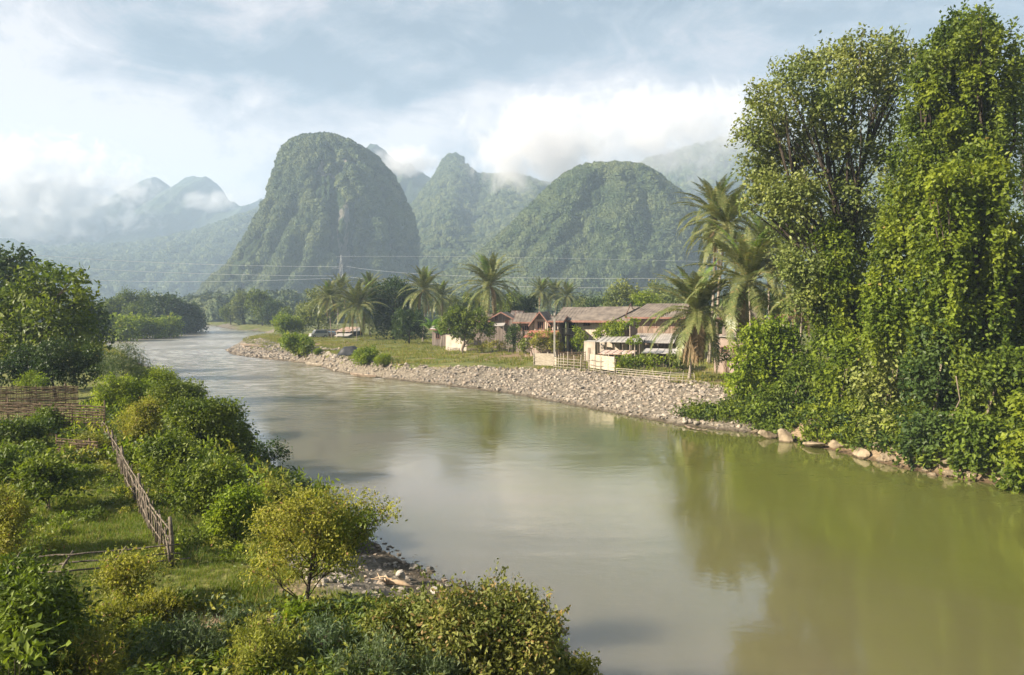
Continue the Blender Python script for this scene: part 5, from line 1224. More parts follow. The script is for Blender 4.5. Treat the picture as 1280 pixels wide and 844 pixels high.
# grey gabled house under the big palm
h = House('gabled_house', 'weathered grey plank house with a dark low gable under the big-crowned palm', 613, 116, R(-8)); X = h.X; Z = h.Z
h.wall(X(613), X(641), 0, 6, 0, Z(397.5), greypl); h.boards(X(613.2), X(640.8), .3, Z(397.8), greypl, step=.35); h.front_gable(X(613), X(641), Z(397.5), Z(390), -.04, 6.5, rooftile, greypl, .8)
h.window(X(619), X(622), Z(400.5), Z(395), -.08, 2); h.window(X(632), X(635), Z(406), Z(400), -.08, 2)
mb = MB(); mb.slab((X(618), -2.2, Z(407)), (X(632), -2.2, Z(407)), (X(632), -.05, Z(403.5)), (X(618), -.05, Z(403.5)), .06); h.part('canopy', tin, mb)
for u in (619, 631): mb = MB(); mb.box(X(u), X(u) + .12, -2.1, -1.98, 0, Z(406.5)); h.part('post', greypl, mb)
# rusty roof behind, far left roof
h = House('tin_roof_hut', 'hut with a rust-streaked tin roof showing between the two gabled houses', 637, 124, R(-15)); X = h.X; Z = h.Z
h.wall(X(637), X(650), 0, 4, 0, Z(399), greypl); h.roof(X(636), X(651), -.6, Z(388.5, 0, 2), Z(399.5), 2, rusty); mb = MB(); mb.box(X(642), X(645), -.05, -.01, 0, 2.0); h.part('door', darkin, mb)
h = House('plank_house', 'dark-roofed house mostly hidden behind the mango tree', 592, 124, R(-6)); X = h.X; Z = h.Z
h.wall(X(592), X(612), 0, 5, 0, Z(402), greypl); h.roof(X(588), X(614), -.8, Z(391.5, 0, 2.5), Z(401), 2.5, rooftile); h.window(X(598), X(602), Z(412), Z(405))
h = House('low_hut', 'low grey hut with a pale tin roof behind the banana plants', 548, 126, R(-6)); X = h.X; Z = h.Z
h.wall(X(540), X(562), 0, 4, 0, Z(413), greypl); h.roof(X(538), X(564), -.6, Z(406, 0, 2), Z(411.5), 2, tin); h.window(X(545), X(549), Z(423), Z(417))
# right plank house
h = House('plank_house', 'two-storey house of brown vertical planks behind the skirted palm', 797, 96, R(-20)); X = h.X; Z = h.Z
x0, x1 = X(797), X(850); ze = Z(397.5); h.wall(x0, x1, 0, 7, 0, ze, plank); h.boards(x0 + .02, x1 - .02, Z(417), ze - .05, plank, step=.34)
h.roof(X(783), X(858), -1.2, Z(379.5, 0, 3.5), ze + .12, 3.5, rooftile, xr0=X(783) + 2.4, xr1=X(858))
h.window(X(815), X(820), Z(409), Z(402)); h.window(X(838), X(843), Z(409), Z(402))
h.wall(X(785), x0, 1.5, 6.5, 0, ze - .1, darkin, 'wall', 'side wall with its shadow put into the near-black colour')  # shade of this outer wall is painted in by the near-black material
mb = MB(); mb.slab((X(793), -5.2, Z(428, 0, -5)), (X(848), -5.2, Z(428, 0, -5)), (X(848), -.05, Z(416.5)), (X(797), -.05, Z(416.5)), .06)
for i in range(18): f = i / 17; mb.tube([(X(793) + f * (X(848) - X(793)), -5.2, Z(428, 0, -5) + .02), (X(797) + f * (X(848) - X(797)), -.05, Z(416.5) + .02)], .03, 4)
h.part('lean_to_roof', tin, mb)
for u in (796, 812, 828, 845): mb = MB(); mb.box(X(u), X(u) + .13, -5.0, -4.87, 0, Z(429, 0, -5)); h.part('post', greypl, mb)
# pink house
h = House('pink_house', 'house with faded pink lower wall, two dark windows and a grey wooden upper storey', 893, 74, R(-18)); X = h.X; Z = h.Z
x0, x1 = X(893), X(935); h.wall(x0, x1, 0, 6, 0, Z(420), pinkw); h.wall(x0 + .8, x1, .05, 5.9, Z(420) + .01, Z(398), greypl, 'wall', 'grey plank upper wall'); h.boards(x0 + .82, x1 - .02, Z(419), Z(398.5), greypl, step=.32, y=.01)
h.window(X(902), X(909), Z(440), Z(434), -.05, 1); h.window(X(917), X(921), Z(439.5), Z(433), -.05, 1); h.window(X(928), X(931), Z(404), Z(399.5), 0, 1)
h.roof(x0 + .2, x1 + 1, -.9, Z(383, 0, 3), Z(397.5), 3, rooftile); mb = MB(); mb.box(x0, x1, -.1, -.005, Z(421.5), Z(419.5)); h.part('ledge', concrete, mb)
mb = MB(); mb.box(X(905), X(911), -.04, -.006, 0, Z(448)); h.part('door', plank, mb)
h = House('white_hut', 'white-walled hut with a red roof glimpsed between the leaning palm trunks', 968, 70, R(-10)); X = h.X; Z = h.Z
h.wall(X(967), X(988), 0, 3, 0, Z(400), white_w); h.roof(X(976), X(1004), -.5, Z(393, 0, 1.5), Z(400), 1.5, redroof); h.window(X(982), X(984.5), Z(407), Z(402), -.05, 1)
# open sheds
def shed(label, ul, ur, y, vroof_f, vroof_b, depth, roofm, wallm, yaw=R(-18), nposts=4, name='open_shed', backh=.9):
    h = House(name, label, ul, y, yaw, 'shed'); X = h.X; Z = h.Z; x0, x1 = X(ul), X(ur); zf, zb = Z(vroof_f), Z(vroof_b, 0, depth); mb = MB(); mb.slab((x0 - .3, -.4, zf), (x1 + .3, -.4, zf), (x1 + .3, depth, zb), (x0 - .3, depth, zb), .06)
    n = max(3, int((x1 - x0) / .5))
    for i in range(n): f = i / (n - 1); mb.tube([(x0 - .3 + f * (x1 - x0 + .6), -.4, zf + .02), (x0 - .3 + f * (x1 - x0 + .6), depth, zb + .02)], .028, 4)
    h.part('roof', roofm, mb)
    for i in range(nposts):
        x = x0 + (x1 - x0) * i / (nposts - 1); mb = MB(); mb.tube([(x, -.1, -.1), (x, -.1, zf - .05)], .07, 6); h.part('post', oldwood, mb); mb = MB(); mb.tube([(x, depth - .3, -.1), (x, depth - .3, zb - .1)], .07, 6); h.part('post', oldwood, mb)
    mb = MB(); mb.box(x0, x1, depth - .25, depth - .15, 0, min(zb, zf) * backh); h.part('back_wall', wallm, mb); return h
sh = shed('open shed with a grey tin roof on posts beside the whitewashed wall', 748, 800, 88, 427, 420.5, 5.0, tin, cream, nposts=6)
for k, (u, m_) in enumerate(((752, 0), (764, 1), (777, 0))):
    p = sh.root; 
sh2 = shed('low tin shed roof sagging just behind the bamboo panels', 752, 788, 80, 442, 437.5, 4.0, rusty, plank, nposts=4, backh=.5)
sh3 = shed('low lean-to with patched tin sheets beside the skirted palm', 806, 842, 77, 441, 435.5, 3.5, tin, darkin, nposts=4, backh=.8)
sh4 = shed('small tin-roofed shed with a rust-streaked white roof at the village end', 421, 437, 168, 414.5, 408.5, 5, rusty, darkin, R(-12), 3, 'tin_shed', .9)
h = sh4; mb = MB(); mb.slab((h.X(424), -2.8, h.Z(419.5)), (h.X(441), -2.8, h.Z(419.5)), (h.X(441), -.2, h.Z(416.5)), (h.X(424), -.2, h.Z(416.5)), .06); h.part('lower_roof', tin, mb)
mb = MB(); mb.box(h.X(421) - .1, h.X(421) + .1, -.2, 4.7, 0, h.Z(414)); h.part('side_wall', cream, mb)
sh5 = shed('long dark-roofed open shelter behind the parked truck', 397, 420, 182, 413.5, 411.5, 4, rooftile, darkin, R(-6), 5, 'open_shed', .9)
sh6 = shed('second tin roof just right of the rust-streaked shed', 434, 447, 174, 414, 409.5, 4, tin, darkin, R(-6), 3, 'tin_shed', .9)
# garden walls
def wallobj(name, label, u0, u1, vt_, y, yaw, mat, t=.18, cat='wall', steps=None, cap=True):
    h = House(name, label, u0, y, yaw, cat); mb = MB(); x0, x1 = h.X(u0), h.X(u1); H = h.Z(vt_)
    for a, b, f in (steps or [(0, 1, 1.0)]): mb.box(x0 + (x1 - x0) * a + .002, x0 + (x1 - x0) * b - .002, 0, t, -.3, H * f)
    h.part('masonry', mat, mb)
    if cap: mb = MB(); mb.box(x0, x0 + (x1 - x0) * (steps or [(0, 1)])[0][1], -.04, t + .04, H + .003, H + .07); h.part('coping', concrete, mb)
    return h
wallobj('garden_wall', 'pale broken plaster wall behind the leaning mango trunk', 557, 583, 419, 114, R(-30), white_w, steps=[(0, .35, 1.0), (.35, .7, .85), (.7, 1, .7)])
h = wallobj('whitewashed_outhouse', 'small whitewashed outhouse with stained walls beside the open tin shed', 730, 744, 427, 90, R(-22), white_w, 2.4, 'outhouse', steps=[(0, 1, 1.0)])
mb = MB(); mb.box(h.X(735), h.X(738), -.04, -.003, 0, 1.9); h.part('door', plank, mb)
# bamboo panels on the stony bank
def gline(u0, v0, u1, v1, n=4): return [hit(u0 + (u1 - u0) * i / (n - 1), v0 + (v1 - v0) * i / (n - 1)) for i in range(n)]
def panel_fence(label, u0, v0, u1, v1, hp, seed, mat, panels, posts=6, rails=3):
    P = np.array(gline(u0, v0, u1, v1)); root = line_fence('bamboo_fence', label, P, hp, posts, [(k + .6) / rails * .8 for k in range(rails)], bamboo_m, seed, .05, .03, .03, .1); o = P[0]; d = np.linspace(0, 1, len(P))
    for a, b, z0, z1 in panels:
        pa = np.array([np.interp(a, d, P[:, i]) for i in range(3)]) - o; pb = np.array([np.interp(b, d, P[:, i]) for i in range(3)]) - o; nrm = np.cross(pb - pa, [0, 0, 1]); nrm /= np.linalg.norm(nrm); off = -nrm * .06
        mb = MB(); mb.hexa([pa + off + [0, 0, z0 * hp], pb + off + [0, 0, z0 * hp], pb + off * 1.5 + [0, 0, z0 * hp], pa + off * 1.5 + [0, 0, z0 * hp], pa + off + [0, 0, z1 * hp], pb + off + [0, 0, z1 * hp], pb + off * 1.5 + [0, 0, z1 * hp], pa + off * 1.5 + [0, 0, z1 * hp]]); mb.build('woven_panel', mat, root)
    return root
matting = simple('woven_matting', (0.27, 0.23, 0.175), (0.43, 0.38, 0.305), 3, .8, .15, (1, 1, 4), .4)
panel_fence('cream woven matting fence with stakes above the stony bank, left run', 667, 459, 692, 460, 1.7, 31, matting, [(0, 1, .15, 1.0)], 4)
panel_fence('open bamboo stake fence between the two cream matting runs', 692, 460, 736, 464, 1.6, 32, matting, [(0, .08, .2, .8)], 9, 4)
panel_fence('cream woven matting fence on the stony bank, long right run', 736, 465, 768, 470, 2.0, 33, matting, [(0, 1, .25, 1.0)], 5)
a, b = at_d(698, 455, 80), at_d(732, 456, 78); a[2] = gz(*a[:2]); b[2] = gz(*b[:2])
woven_fence('brown woven garden fence standing just behind the open bamboo stakes', [a, b], 1.9, 34, rows=9)
line_fence('bamboo_rail_fence', 'low pale bamboo rail fence along the top of the stony bank below the garden', [hit(770, 472), hit(800, 475), hit(835, 479), hit(868, 480)], .95, 10, (.3, .55, .8, 1.0), bamboo_m, 35, .035, .03, .04, .1)
line_fence('garden_gate_frame', 'dark wooden gate frame in the meadow before the small green tree', [hit(624, 441), hit(636, 441)], 1.5, 2, (.95, .45), greypl, 36, .07, .05, .01, 0)
line_fence('rail_fence', 'thin low rail fence along the back of the riverside meadow', [hit(560, 439), hit(600, 440), hit(640, 441)], .6, 7, (.9, .5), oldwood, 37, .04, .03, .05, .1)
# utility pole
b = at_d(693, 440, 94); b[2] = gz(b[0], b[1]); root = empty('utility_pole', tuple(b), 0, 'slim grey concrete utility pole in front of the cream-fronted house', 'utility pole')
mb = MB(); H = at_d(693, 391, 94)[2] - b[2]; mb.box(-.11, .11, -.11, .11, -.2, H); mb.build('pole', concrete, root); mb = MB(); mb.box(-.5, .5, -.2, -.11, H - .5, H - .38); mb.build('crossarm', oldwood, root)
for x in (-.42, 0, .42): mb = MB(); mb.tube([(x, -.155, H - .38), (x, -.155, H - .30), (x, -.155, H - .22)], [.03, .05, .03], 6); mb.build('insulator', white_w, root)

# ------------------------------------------------------------------ pylon and power lines
steel = simple('galvanised_steel', (0.30, 0.31, 0.32), (0.42, 0.43, 0.44), 1, .45, .4, metal=.3)
PY = 400.0; pb = at_d(427, 388, PY); pb[2] = 2.0; Ht = at_d(427, 319, PY)[2] - 2.0
root = empty('lattice_pylon', tuple(pb), R(12), 'tall lattice pylon carrying power lines in front of the limestone mountain', 'pylon')
mb = MB(); lv = [0, .22, .42, .58, .72, .86, 1.0]; hw = [3.2, 2.3, 1.6, 1.15, .85, .6, .12]
for i in range(6):
    a, b, wa, wb = lv[i] * Ht, lv[i + 1] * Ht, hw[i], hw[i + 1]; ca = [(-wa, -wa, a), (wa, -wa, a), (wa, wa, a), (-wa, wa, a)]; cb = [(-wb, -wb, b), (wb, -wb, b), (wb, wb, b), (-wb, wb, b)]
    for k in range(4): mb.tube([ca[k], cb[k]], .085, 4); mb.tube([ca[k], cb[(k + 1) % 4]], .08, 4); mb.tube([ca[(k + 1) % 4], cb[k]], .08, 4); mb.tube([cb[k], cb[(k + 1) % 4]], .08, 4)
mb.build('lattice', steel, root); arms = []
for f, w in ((.80, 5.2), (.60, 6.0)):
    mb = MB()
    for sgn in (-1, 1):
        for yy_ in (-.5, .5): mb.tube([(0, yy_, f * Ht), (sgn * w, 0, f * Ht)], .10, 4); mb.tube([(0, yy_, f * Ht + 1.6), (sgn * w, 0, f * Ht)], .08, 4)
        arms.append((sgn * w, f * Ht))
    mb.build('crossarm', steel, root)
wirem = simple('power_cable', (0.55, 0.55, 0.55), (0.65, 0.65, 0.64), 1, .4, .5, metal=.2)
def wire(label, pts, r=.085):
    """pts: photo points with depth; hung in a sagging curve through them"""
    Q = np.array([at_d(u, v, y) for u, v, y in pts]); mid = 2 * Q[1] - .5 * Q[0] - .5 * Q[2]; t = np.linspace(0, 1, 40)[:, None]; P = (1 - t) ** 2 * Q[0] + 2 * t * (1 - t) * mid + t ** 2 * Q[2]
    mb = MB(); mb.tube(P - Q[0], r, 4); o = mb.build('power_line', wirem); o.location = Q[0]; tag(o, label, 'power line', 'power lines across the valley')
wire('uppermost power line running left from the pylon over the river bend', [(-30, 312, 330), (190, 328, 365), (421, 333.5, 400)])
wire('middle power line running left from the pylon', [(-30, 325, 330), (190, 340, 365), (420, 345, 400)])
wire('lowest power line running left from the pylon', [(-30, 340, 330), (190, 352, 365), (434, 347, 400)])
wire('uppermost power line running right from the pylon past the mountain foot', [(433, 333, 400), (640, 347, 405), (1000, 346, 420)])
wire('lower power line running right from the pylon behind the palms', [(434, 346, 400), (640, 358, 405), (1000, 360, 420)])
wire('faint high power line crossing the shaded mountain face', [(420, 321, 400), (640, 322, 405), (1000, 330, 420)], .05)

# ------------------------------------------------------------------ boats, trucks, tarpaulin
boatm = simple('weathered_boat_wood', (0.16, 0.12, 0.09), (0.30, 0.24, 0.18), 2, .7, .2, (1, 1, 1), .3)
boatl = simple('pale_boat_wood', (0.24, 0.20, 0.155), (0.38, 0.33, 0.26), 2, .7, .2)
def boat(label, u0, v0, u1, v1, z, mat, w=.85, hgt=.38):
    A, B = (hit(u0, v0) + [0, 0, .22], hit(u1, v1) + [0, 0, .22]) if z is None else (at_z(u0, v0, z), at_z(u1, v1, z)); L = np.linalg.norm(B - A); root = empty('long_boat', tuple((A + B) / 2), math.atan2(B[1] - A[1], B[0] - A[0]), label, 'boat', 'long wooden river boats')
    n = 15; V, Fc = [], []
    for i in range(n):
        s = i / (n - 1) * 2 - 1; x = s * L / 2; ww = w / 2 * max(.02, (1 - abs(s) ** 3.2)); rise = .14 * abs(s) ** 4
        for q in ((-1, 1), (-.55, 0), (.55, 0), (1, 1)): V.append((x, q[0] * ww, rise + q[1] * hgt))
        for q in ((.86, 1), (.45, .18), (-.45, .18), (-.86, 1)): V.append((x, q[0] * ww, rise + q[1] * hgt + (.0 if q[1] == 1 else 0)))
    for i in range(n - 1):
        for k in range(8): Fc.append((i * 8 + k, (i + 1) * 8 + k, (i + 1) * 8 + (k + 1) % 8, i * 8 + (k + 1) % 8))
    Fc += [tuple(range(8))[::-1], tuple((n - 1) * 8 + k for k in range(8))]; mb = MB(); mb.add(V, Fc); mb.build('hull', mat, root)
    for s in (-.5, -.1, .3): mb = MB(); mb.box(s * L / 2 - .12, s * L / 2 + .12, -w * .40, w * .40, hgt * .7, hgt * .7 + .04); mb.build('thwart', mat, root)
boat('dark long boat pulled up on the stony point at the river bend', 301, 435.5, 333, 433.0, None, boatm, .9, .32)
boat('pale flat boat moored at the water under the grassy shrub mound', 382, 455.5, 403, 458.0, .03, boatl, .9, .26)
boat('grey boat lying at the water edge below the creeper mound', 438, 469.0, 470, 472.5, .03, boatm, .9, .28)
boat('sunken narrow dugout at the waterline below the right matting fence', 856, 534.5, 884, 539.5, .0, boatm, .42, .06)

def truck(label, u, y, L, W_, H_, rz, body, name='pickup_truck', cat='truck', hood=.9, cabz=1.0):
    b = at_d(u, 420, y); b[2] = gz(b[0], b[1]); root = empty(name, tuple(b), rz, label, cat); w = W_ / 2
    mb = MB(); lo, md = .38, H_ * .56
    mb.hexa([(-L / 2, -w, lo), (L / 2, -w, lo), (L / 2, w, lo), (-L / 2, w, lo), (-L / 2 + .05, -w, md), (L / 2 - .1, -w, md), (L / 2 - .1, w, md), (-L / 2 + .05, w, md)])
    x0, x1 = (-L * .18, L * .28) if name == 'pickup_truck' else (-L * .45, L * .26)
    mb.hexa([(x0, -w + .04, md + .002), (x1 + .35, -w + .04, md + .002), (x1 + .35, w - .04, md + .002), (x0, w - .04, md + .002), (x0 + .12, -w + .18, H_), (x1 - .15, -w + .18, H_), (x1 - .15, w - .18, H_), (x0 + .12, w - .18, H_)]); mb.build('body', body, root)
    mb = MB(); mb.hexa([(x1 + .37, -w + .14, md + .05), (x1 + .40, -w + .14, md + .05), (x1 + .40, w - .14, md + .05), (x1 + .37, w - .14, md + .05), (x1 - .06, -w + .24, H_ - .1), (x1 - .03, -w + .24, H_ - .1), (x1 - .03, w - .24, H_ - .1), (x1 - .06, w - .24, H_ - .1)]); mb.build('windscreen', glass_m, root)
    for sg in (-1, 1): mb = MB(); mb.hexa([(x0 + .15, sg * (w - .02), md + .06), (x1 + .15, sg * (w - .02), md + .06), (x1 + .15, sg * (w - .05), md + .06), (x0 + .15, sg * (w - .05), md + .06), (x0 + .22, sg * (w - .14), H_ - .1), (x1 - .15, sg * (w - .14), H_ - .1), (x1 - .15, sg * (w - .17), H_ - .1), (x0 + .22, sg * (w - .17), H_ - .1)]); mb.build('side_window', glass_m, root)
    for sx in (-.3, .32):
        for sg in (-1, 1):
            mb = MB(); mb.tube([(sx * L, sg * (w - .2), .36), (sx * L, sg * (w + .02), .36)], .36, 16); t_ = mb.build('wheel', darkin, root); mb = MB(); mb.tube([(sx * L, sg * (w + .022), .36), (sx * L, sg * (w + .035), .36)], .2, 12); mb.build('rim', steel, t_)
    for sg in (-1, 1): mb = MB(); mb.box(L / 2 - .04, L / 2 + .02, sg * (w - .3) - .14, sg * (w - .3) + .14, md - .3, md - .12); mb.build('headlight', white_w, root)
    mb = MB(); mb.box(L / 2 - .02, L / 2 + .12, -w, w, lo, lo + .18); mb.build('bumper', steel, root)
greycar = simple('dull_silver_paint', (0.36, 0.36, 0.36), (0.48, 0.47, 0.45), 1, .35, .5, metal=.3)
brownpaint = simple('brown_paint', (0.16, 0.12, 0.10), (0.24, 0.18, 0.15), 1, .4, .4)
bluepaint = simple('blue_paint', (0.12, 0.24, 0.36), (0.25, 0.36, 0.46), 1, .4, .4)
truck('silver four-wheel-drive parked at the village end with its nose to the river', 398.5, 165, 4.3, 1.8, 1.95, R(215), greycar, 'parked_car', 'car')
truck('brown flatbed pickup parked just right of the silver car', 406, 169, 4.8, 1.8, 1.8, R(200), brownpaint)
truck('small pale blue car parked by the rust-streaked shed', 415, 172, 3.8, 1.6, 1.4, R(190), bluepaint, 'parked_car', 'car')
def motorbike(label, u, y, rz):
    b = at_d(u, 420, y); b[2] = gz(b[0], b[1]); root = empty('motorbike', tuple(b), rz, label, 'motorbike', 'motorbikes left of the silver car')
    mb = MB(); mb.tube([(-.5, 0, .55), (-.1, 0, .6), (.2, 0, .75), (.45, 0, .95)], [.1, .16, .14, .05], 8); mb.build('body', darkin, root, True)
    mb = MB(); mb.tube([(-.65, 0, .8), (-.3, 0, .84), (.05, 0, .78)], [.08, .12, .08], 8); mb.build('seat', darkin, root, True)
    mb = MB(); mb.tube([(.42, -.35, 1.05), (.5, 0, 1.0), (.42, .35, 1.05)], .03, 6); mb.tube([(.5, 0, 1.0), (.68, 0, .3)], .035, 6); mb.build('handlebar', steel, root)
    for x in (-.6, .68):
        mb = MB(); a = np.linspace(0, 2 * math.pi, 17); mb.tube([(x + .27 * math.cos(t), 0, .3 + .27 * math.sin(t)) for t in a], .045, 6, False); mb.tube([(x, -.06, .3), (x, .06, .3)], .1, 8); mb.build('wheel', darkin, root)
motorbike('dark motorbike parked nearest the silver car', 391.5, 165, R(80)); motorbike('dark motorbike parked farther from the silver car', 387, 166, R(70))
# black tarpaulin over a heap
p = hit(425, 449); g = np.random.default_rng(4); xs = np.linspace(-2.3, 2.3, 26); ys = np.linspace(-1.3, 1.3, 16); XX, YY = np.meshgrid(xs, ys); ZZ = 1.25 * np.exp(-(XX / 1.5) ** 4) * np.exp(-(YY / .95) ** 4) + .22 * (fbm(np.c_[XX.ravel() * 1.6, YY.ravel() * 1.6, 0 * XX.ravel()], 3, 5).reshape(XX.shape) - .5) + XX * .09 + .05
V = np.c_[XX.ravel(), YY.ravel(), ZZ.ravel()]; V = np.vstack([V, V - [0, 0, .05]]); ii = np.arange(XX.size).reshape(XX.shape); fq = np.stack([ii[:-1, :-1].ravel(), ii[:-1, 1:].ravel(), ii[1:, 1:].ravel(), ii[1:, :-1].ravel()], 1)
o = mesh_np('tarpaulin', V, [fq, fq[:, ::-1] + XX.size], simple('black_tarpaulin', (0.012, 0.013, 0.016), (0.03, 0.032, 0.036), 2, .45, .4), None, True); o.location = (p[0] + 1.4, p[1], p[2] + .1); tag(o, 'black tarpaulin draped over a heap at the top of the far right bank', 'tarpaulin')

# ------------------------------------------------------------------ ground cover nobody could count
def proto_blades(name, n, h, w, r, mat, seed, lean=.5):
    g = np.random.default_rng(seed); V, Fc = [], []
    for i in range(n):
        a, q = g.uniform(0, 6.28), r * math.sqrt(g.uniform()); b = np.array([math.cos(a) * q, math.sin(a) * q, -.02]); d = g.uniform(0, 6.28); hh = h * g.uniform(.5, 1.2); ln = np.array([math.cos(d), math.sin(d), 0]) * hh * g.uniform(.1, lean); s = np.array([-math.sin(d), math.cos(d), 0]) * w / 2; k = len(V)
        V += [b - s, b + s, b + ln * .35 + s * .8 + [0, 0, hh * .6], b + ln * .35 - s * .8 + [0, 0, hh * .6], b + ln + [0, 0, hh] + s * .1, b + ln + [0, 0, hh] - s * .1]; Fc += [(k, k + 1, k + 2, k + 3), (k + 3, k + 2, k + 4, k + 5)]
    return mesh_np(name, np.array(V), np.array(Fc), mat, {'rnd': ('FACE', np.repeat(g.uniform(0, 1, n), 2))}, False, None, link=False)
gm = leafmat('grass_blades', (0.070, 0.115, 0.014), (0.210, 0.250, 0.032), (0.27, 0.22, 0.09), .12, .35, .6, .25)
gmf = leafmat('meadow_grass', (0.095, 0.135, 0.018), (0.260, 0.255, 0.042), (0.30, 0.23, 0.10), .18, .35, .6, .12)
def near_pts(n, box, cond):
    P = np.c_[rng.uniform(box[0], box[1], n), rng.uniform(box[2], box[3], n)]; s, r = shore(P); k = cond(P, s, r); P = P[k]; return np.c_[P, height(P)]
def stone_at(P): return np.exp(-((P[:, 0] + 3) ** 2 + (P[:, 1] - 20.5) ** 2) / 14.0) > .36
def bare_at(P):
    a = hit(275, 785); b = hit(385, 735); return (np.exp(-(((P[:, 0] - a[0]) / 2.0) ** 2 + ((P[:, 1] - a[1]) / .9) ** 2)) > .45) | (np.exp(-(((P[:, 0] - b[0]) / 1.4) ** 2 + ((P[:, 1] - b[1]) / 1.0) ** 2)) > .55)
G = near_pts(60000, (-28, 4, 9, 42), lambda P, s, r: (s > 1.0) & ~r & ~(stone_at(P) & (rng.uniform(0, 1, len(P)) < .97)) & ~(bare_at(P) & (rng.uniform(0, 1, len(P)) < .85)) & (np.abs(P[:, 0]) < P[:, 1] * .82))
# uneven: thinner and taller in patches
d_ = fbm(np.c_[G[:, :2] * .5, 0 * G[:, 0]], 3, 5)
gn_scatter('grass', [proto_blades('grass_tuft', 22, .17, .012, .16, gm, 500 + i) for i in range(5)], G, .5 + 1.1 * d_ ** 1.5 * rng.uniform(.6, 1.4, len(G)), rng.uniform(0, 6.28, len(G)), 'field grass covering the left bank')
# leafy weeds low in the field
def weed_proto(i, mat):
    P, O = blob_tips([(0, 0, .16, .22, .22, .16)], 60, (.2, 1.1), .5, i, .8); V, Fc, r = leaf_mesh(P, O, 3, .04, .10, .045, 0, .8, .12, .5); return mesh_np('weed', V, Fc, mat, {'rnd': ('FACE', r)}, False, None, link=False)
Wd = near_pts(5200, (-28, 4, 9, 45), lambda P, s, r: (s > .8) & ~r & ~stone_at(P) & ~bare_at(P) & (fbm(np.c_[P * .35, 0 * s], 2, 8) > .56))
gn_scatter('weeds', [weed_proto(600 + i, LM[m_]) for i, m_ in enumerate(('mid', 'bright', 'yellow', 'mid'))], Wd, rng.uniform(.5, 1.5, len(Wd)), rng.uniform(0, 6.28, len(Wd)), 'low leafy weeds among the field grass')
Wd = near_pts(2600, (-9, 1.5, 11.5, 15.5), lambda P, s, r: (s > .5) & ~r & ~bare_at(P))
gn_scatter('weeds', [weed_proto(620 + i, LM[m_]) for i, m_ in enumerate(('yellow', 'grey', 'yellow', 'mid'))], Wd, rng.uniform(.6, 1.6, len(Wd)), rng.uniform(0, 6.28, len(Wd)), 'tangle of yellow and grey weeds along the bottom of the picture')
# meadow of the right bank and the far banks
M = near_pts(26000, (-75, 45, 55, 190), lambda P, s, r: r & (s > bank_w(P[:, 1]) * np.where(P[:, 1] > 95, .4, .8)) & (s < 45) & ((np.abs(P[:, 0] / P[:, 1]) < .8)) & (fbm(np.c_[P * .18, 0 * s], 3, 15) > .36))
gn_scatter('grass', [proto_blades('grass_tuft', 16, .34, .05, .34, gmf, 520 + i) for i in range(4)], M, rng.uniform(.5, 1.3, len(M)), rng.uniform(0, 6.28, len(M)), 'meadow grass in front of the village')
M = near_pts(6000, (-150, -60, 100, 260), lambda P, s, r: ~r & (s > .5) & (s < 22))
gn_scatter('grass', [proto_blades('reed_tuft', 14, .8, .09, .5, gmf, 540 + i) for i in range(3)], M, rng.uniform(.6, 1.5, len(M)), rng.uniform(0, 6.28, len(M)), 'tall grass on the spit of the far left bank')
def pp(n, box, cond): return near_pts(n, box, cond)
# undergrowth on the right bank slope so earth shows only at the waterline
U = near_pts(8500, (10, 45, 26, 52), lambda P, s, r: r & (s > .6) & (s < 12))
gn_scatter('undergrowth', [weed_proto(640 + i, LM[m_]) for i, m_ in enumerate(('mid', 'vine', 'dark'))], U, rng.uniform(1.5, 3.6, len(U)), rng.uniform(0, 6.28, len(U)), 'tangled undergrowth on the slope of the right bank')

U = near_pts(9000, (-30, 3, 13, 75), lambda P, s, r: ~r & (s > .15) & (s < 6 + 3 * (P[:, 1] > 30)) & ~stone_at(P) & (P[:, 1] > 24))
gn_scatter('undergrowth', [weed_proto(660 + i, LM[m_]) for i, m_ in enumerate(('mid', 'bright', 'yellow', 'mid', 'grey'))], U, rng.uniform(1.2, 3.2, len(U)), rng.uniform(0, 6.28, len(U)), 'tangle of weeds and creepers between the shrubs of the left river bank')

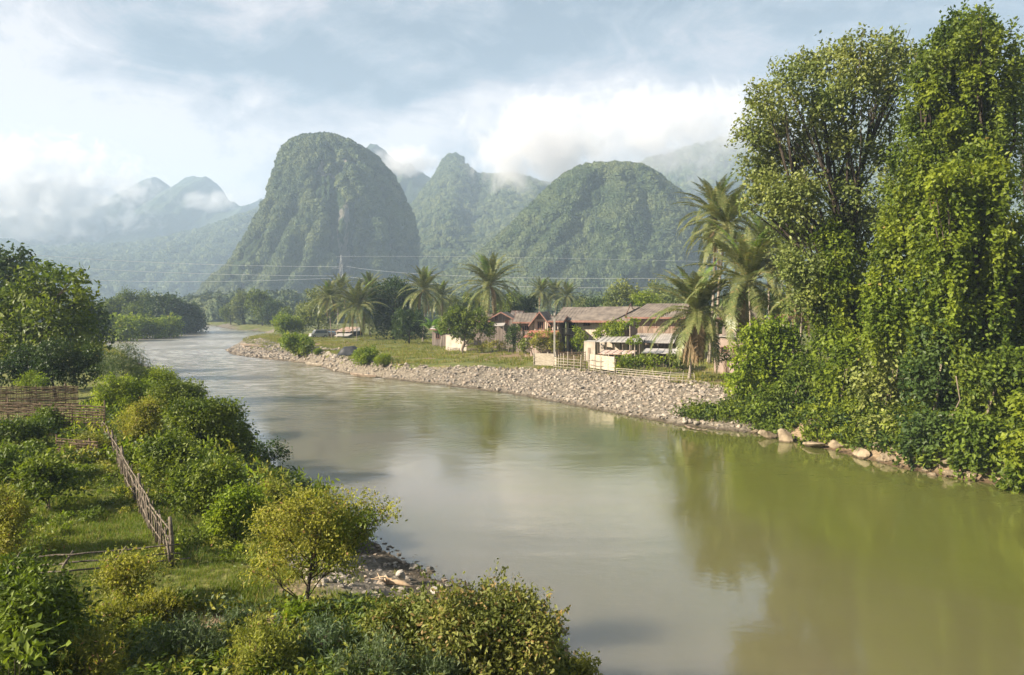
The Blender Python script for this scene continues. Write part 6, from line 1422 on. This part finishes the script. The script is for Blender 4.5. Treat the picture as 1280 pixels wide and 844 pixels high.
# ------------------------------------------------------------------ river stones
def stone_proto(i, mat): V, Fc = rock_np(700 + i, .5, .42, .30, 9, 6, 7); return mesh_np('stone', V, Fc, mat, None, False, None, link=False)
stm = []
for nm, a, b in (('pale_stone', (0.22, 0.19, 0.155), (0.35, 0.31, 0.255)), ('tan_stone', (0.19, 0.155, 0.12), (0.32, 0.265, 0.21)), ('slate_stone', (0.14, 0.125, 0.11), (0.24, 0.215, 0.19))): stm.append(simple(nm, a, b, 2.0, .85, .15, wet=.10))
sp = [stone_proto(i, stm[i % 3]) for i in range(9)]
S = near_pts(110000, (-60, 26, 44, 172), lambda P, s, r: r & (s > -.25) & (s < bank_w(P[:, 1]) * (1.0 + .25 * (fbm(np.c_[P * .35, 0 * s], 2, 4) - .5))) & (P[:, 1] > 45.5) & ((P[:, 1] < 96) | (fbm(np.c_[P * .5, 0 * s], 2, 2) > .3)) & (rng.uniform(0, 1, len(P)) < .9))
S[:, 2] += .01; sz = rng.uniform(0, 1, len(S)); sz = .16 + .38 * sz ** 4
gn_scatter('river_stones', sp, S, sz * (1 + .5 * (S[:, 1] > 95)), rng.uniform(0, 6.28, len(S)), 'grey and tan river stones heaped on the right bank slope', rng.normal(0, .35, len(S)))
S = near_pts(5200, (-9, 6, 14, 27), lambda P, s, r: ~r & (s > -.7) & (stone_at(P) | (s < .9)) & (P[:, 1] < 27))
gn_scatter('shore_stones', sp, S, .05 + .22 * rng.uniform(0, 1, len(S)) ** 3, rng.uniform(0, 6.28, len(S)), 'small stones strewn over the near left shore', rng.normal(0, .35, len(S)))
S = near_pts(2600, (10, 45, 24, 50), lambda P, s, r: r & (s > -.3) & (s < 1.5))
gn_scatter('shore_stones', [stone_proto(20 + i, rockm) for i in range(5)], S, .12 + .6 * rng.uniform(0, 1, len(S)) ** 3.5, rng.uniform(0, 6.28, len(S)), 'broken tan stones along the foot of the right bank', rng.normal(0, .35, len(S)))
# woods and grass of the left plain just past the picture's left side
Q = near_pts(2600, (-420, -20, 30, 420), lambda P, s, r: ~r & (s > 14) & (P[:, 0] < -0.80 * P[:, 1] - 14))
gn_scatter('forest', wood_protos, Q, rng.uniform(7, 12, len(Q)), rng.uniform(0, 6.28, len(Q)), 'wood on the plain beyond the left field')
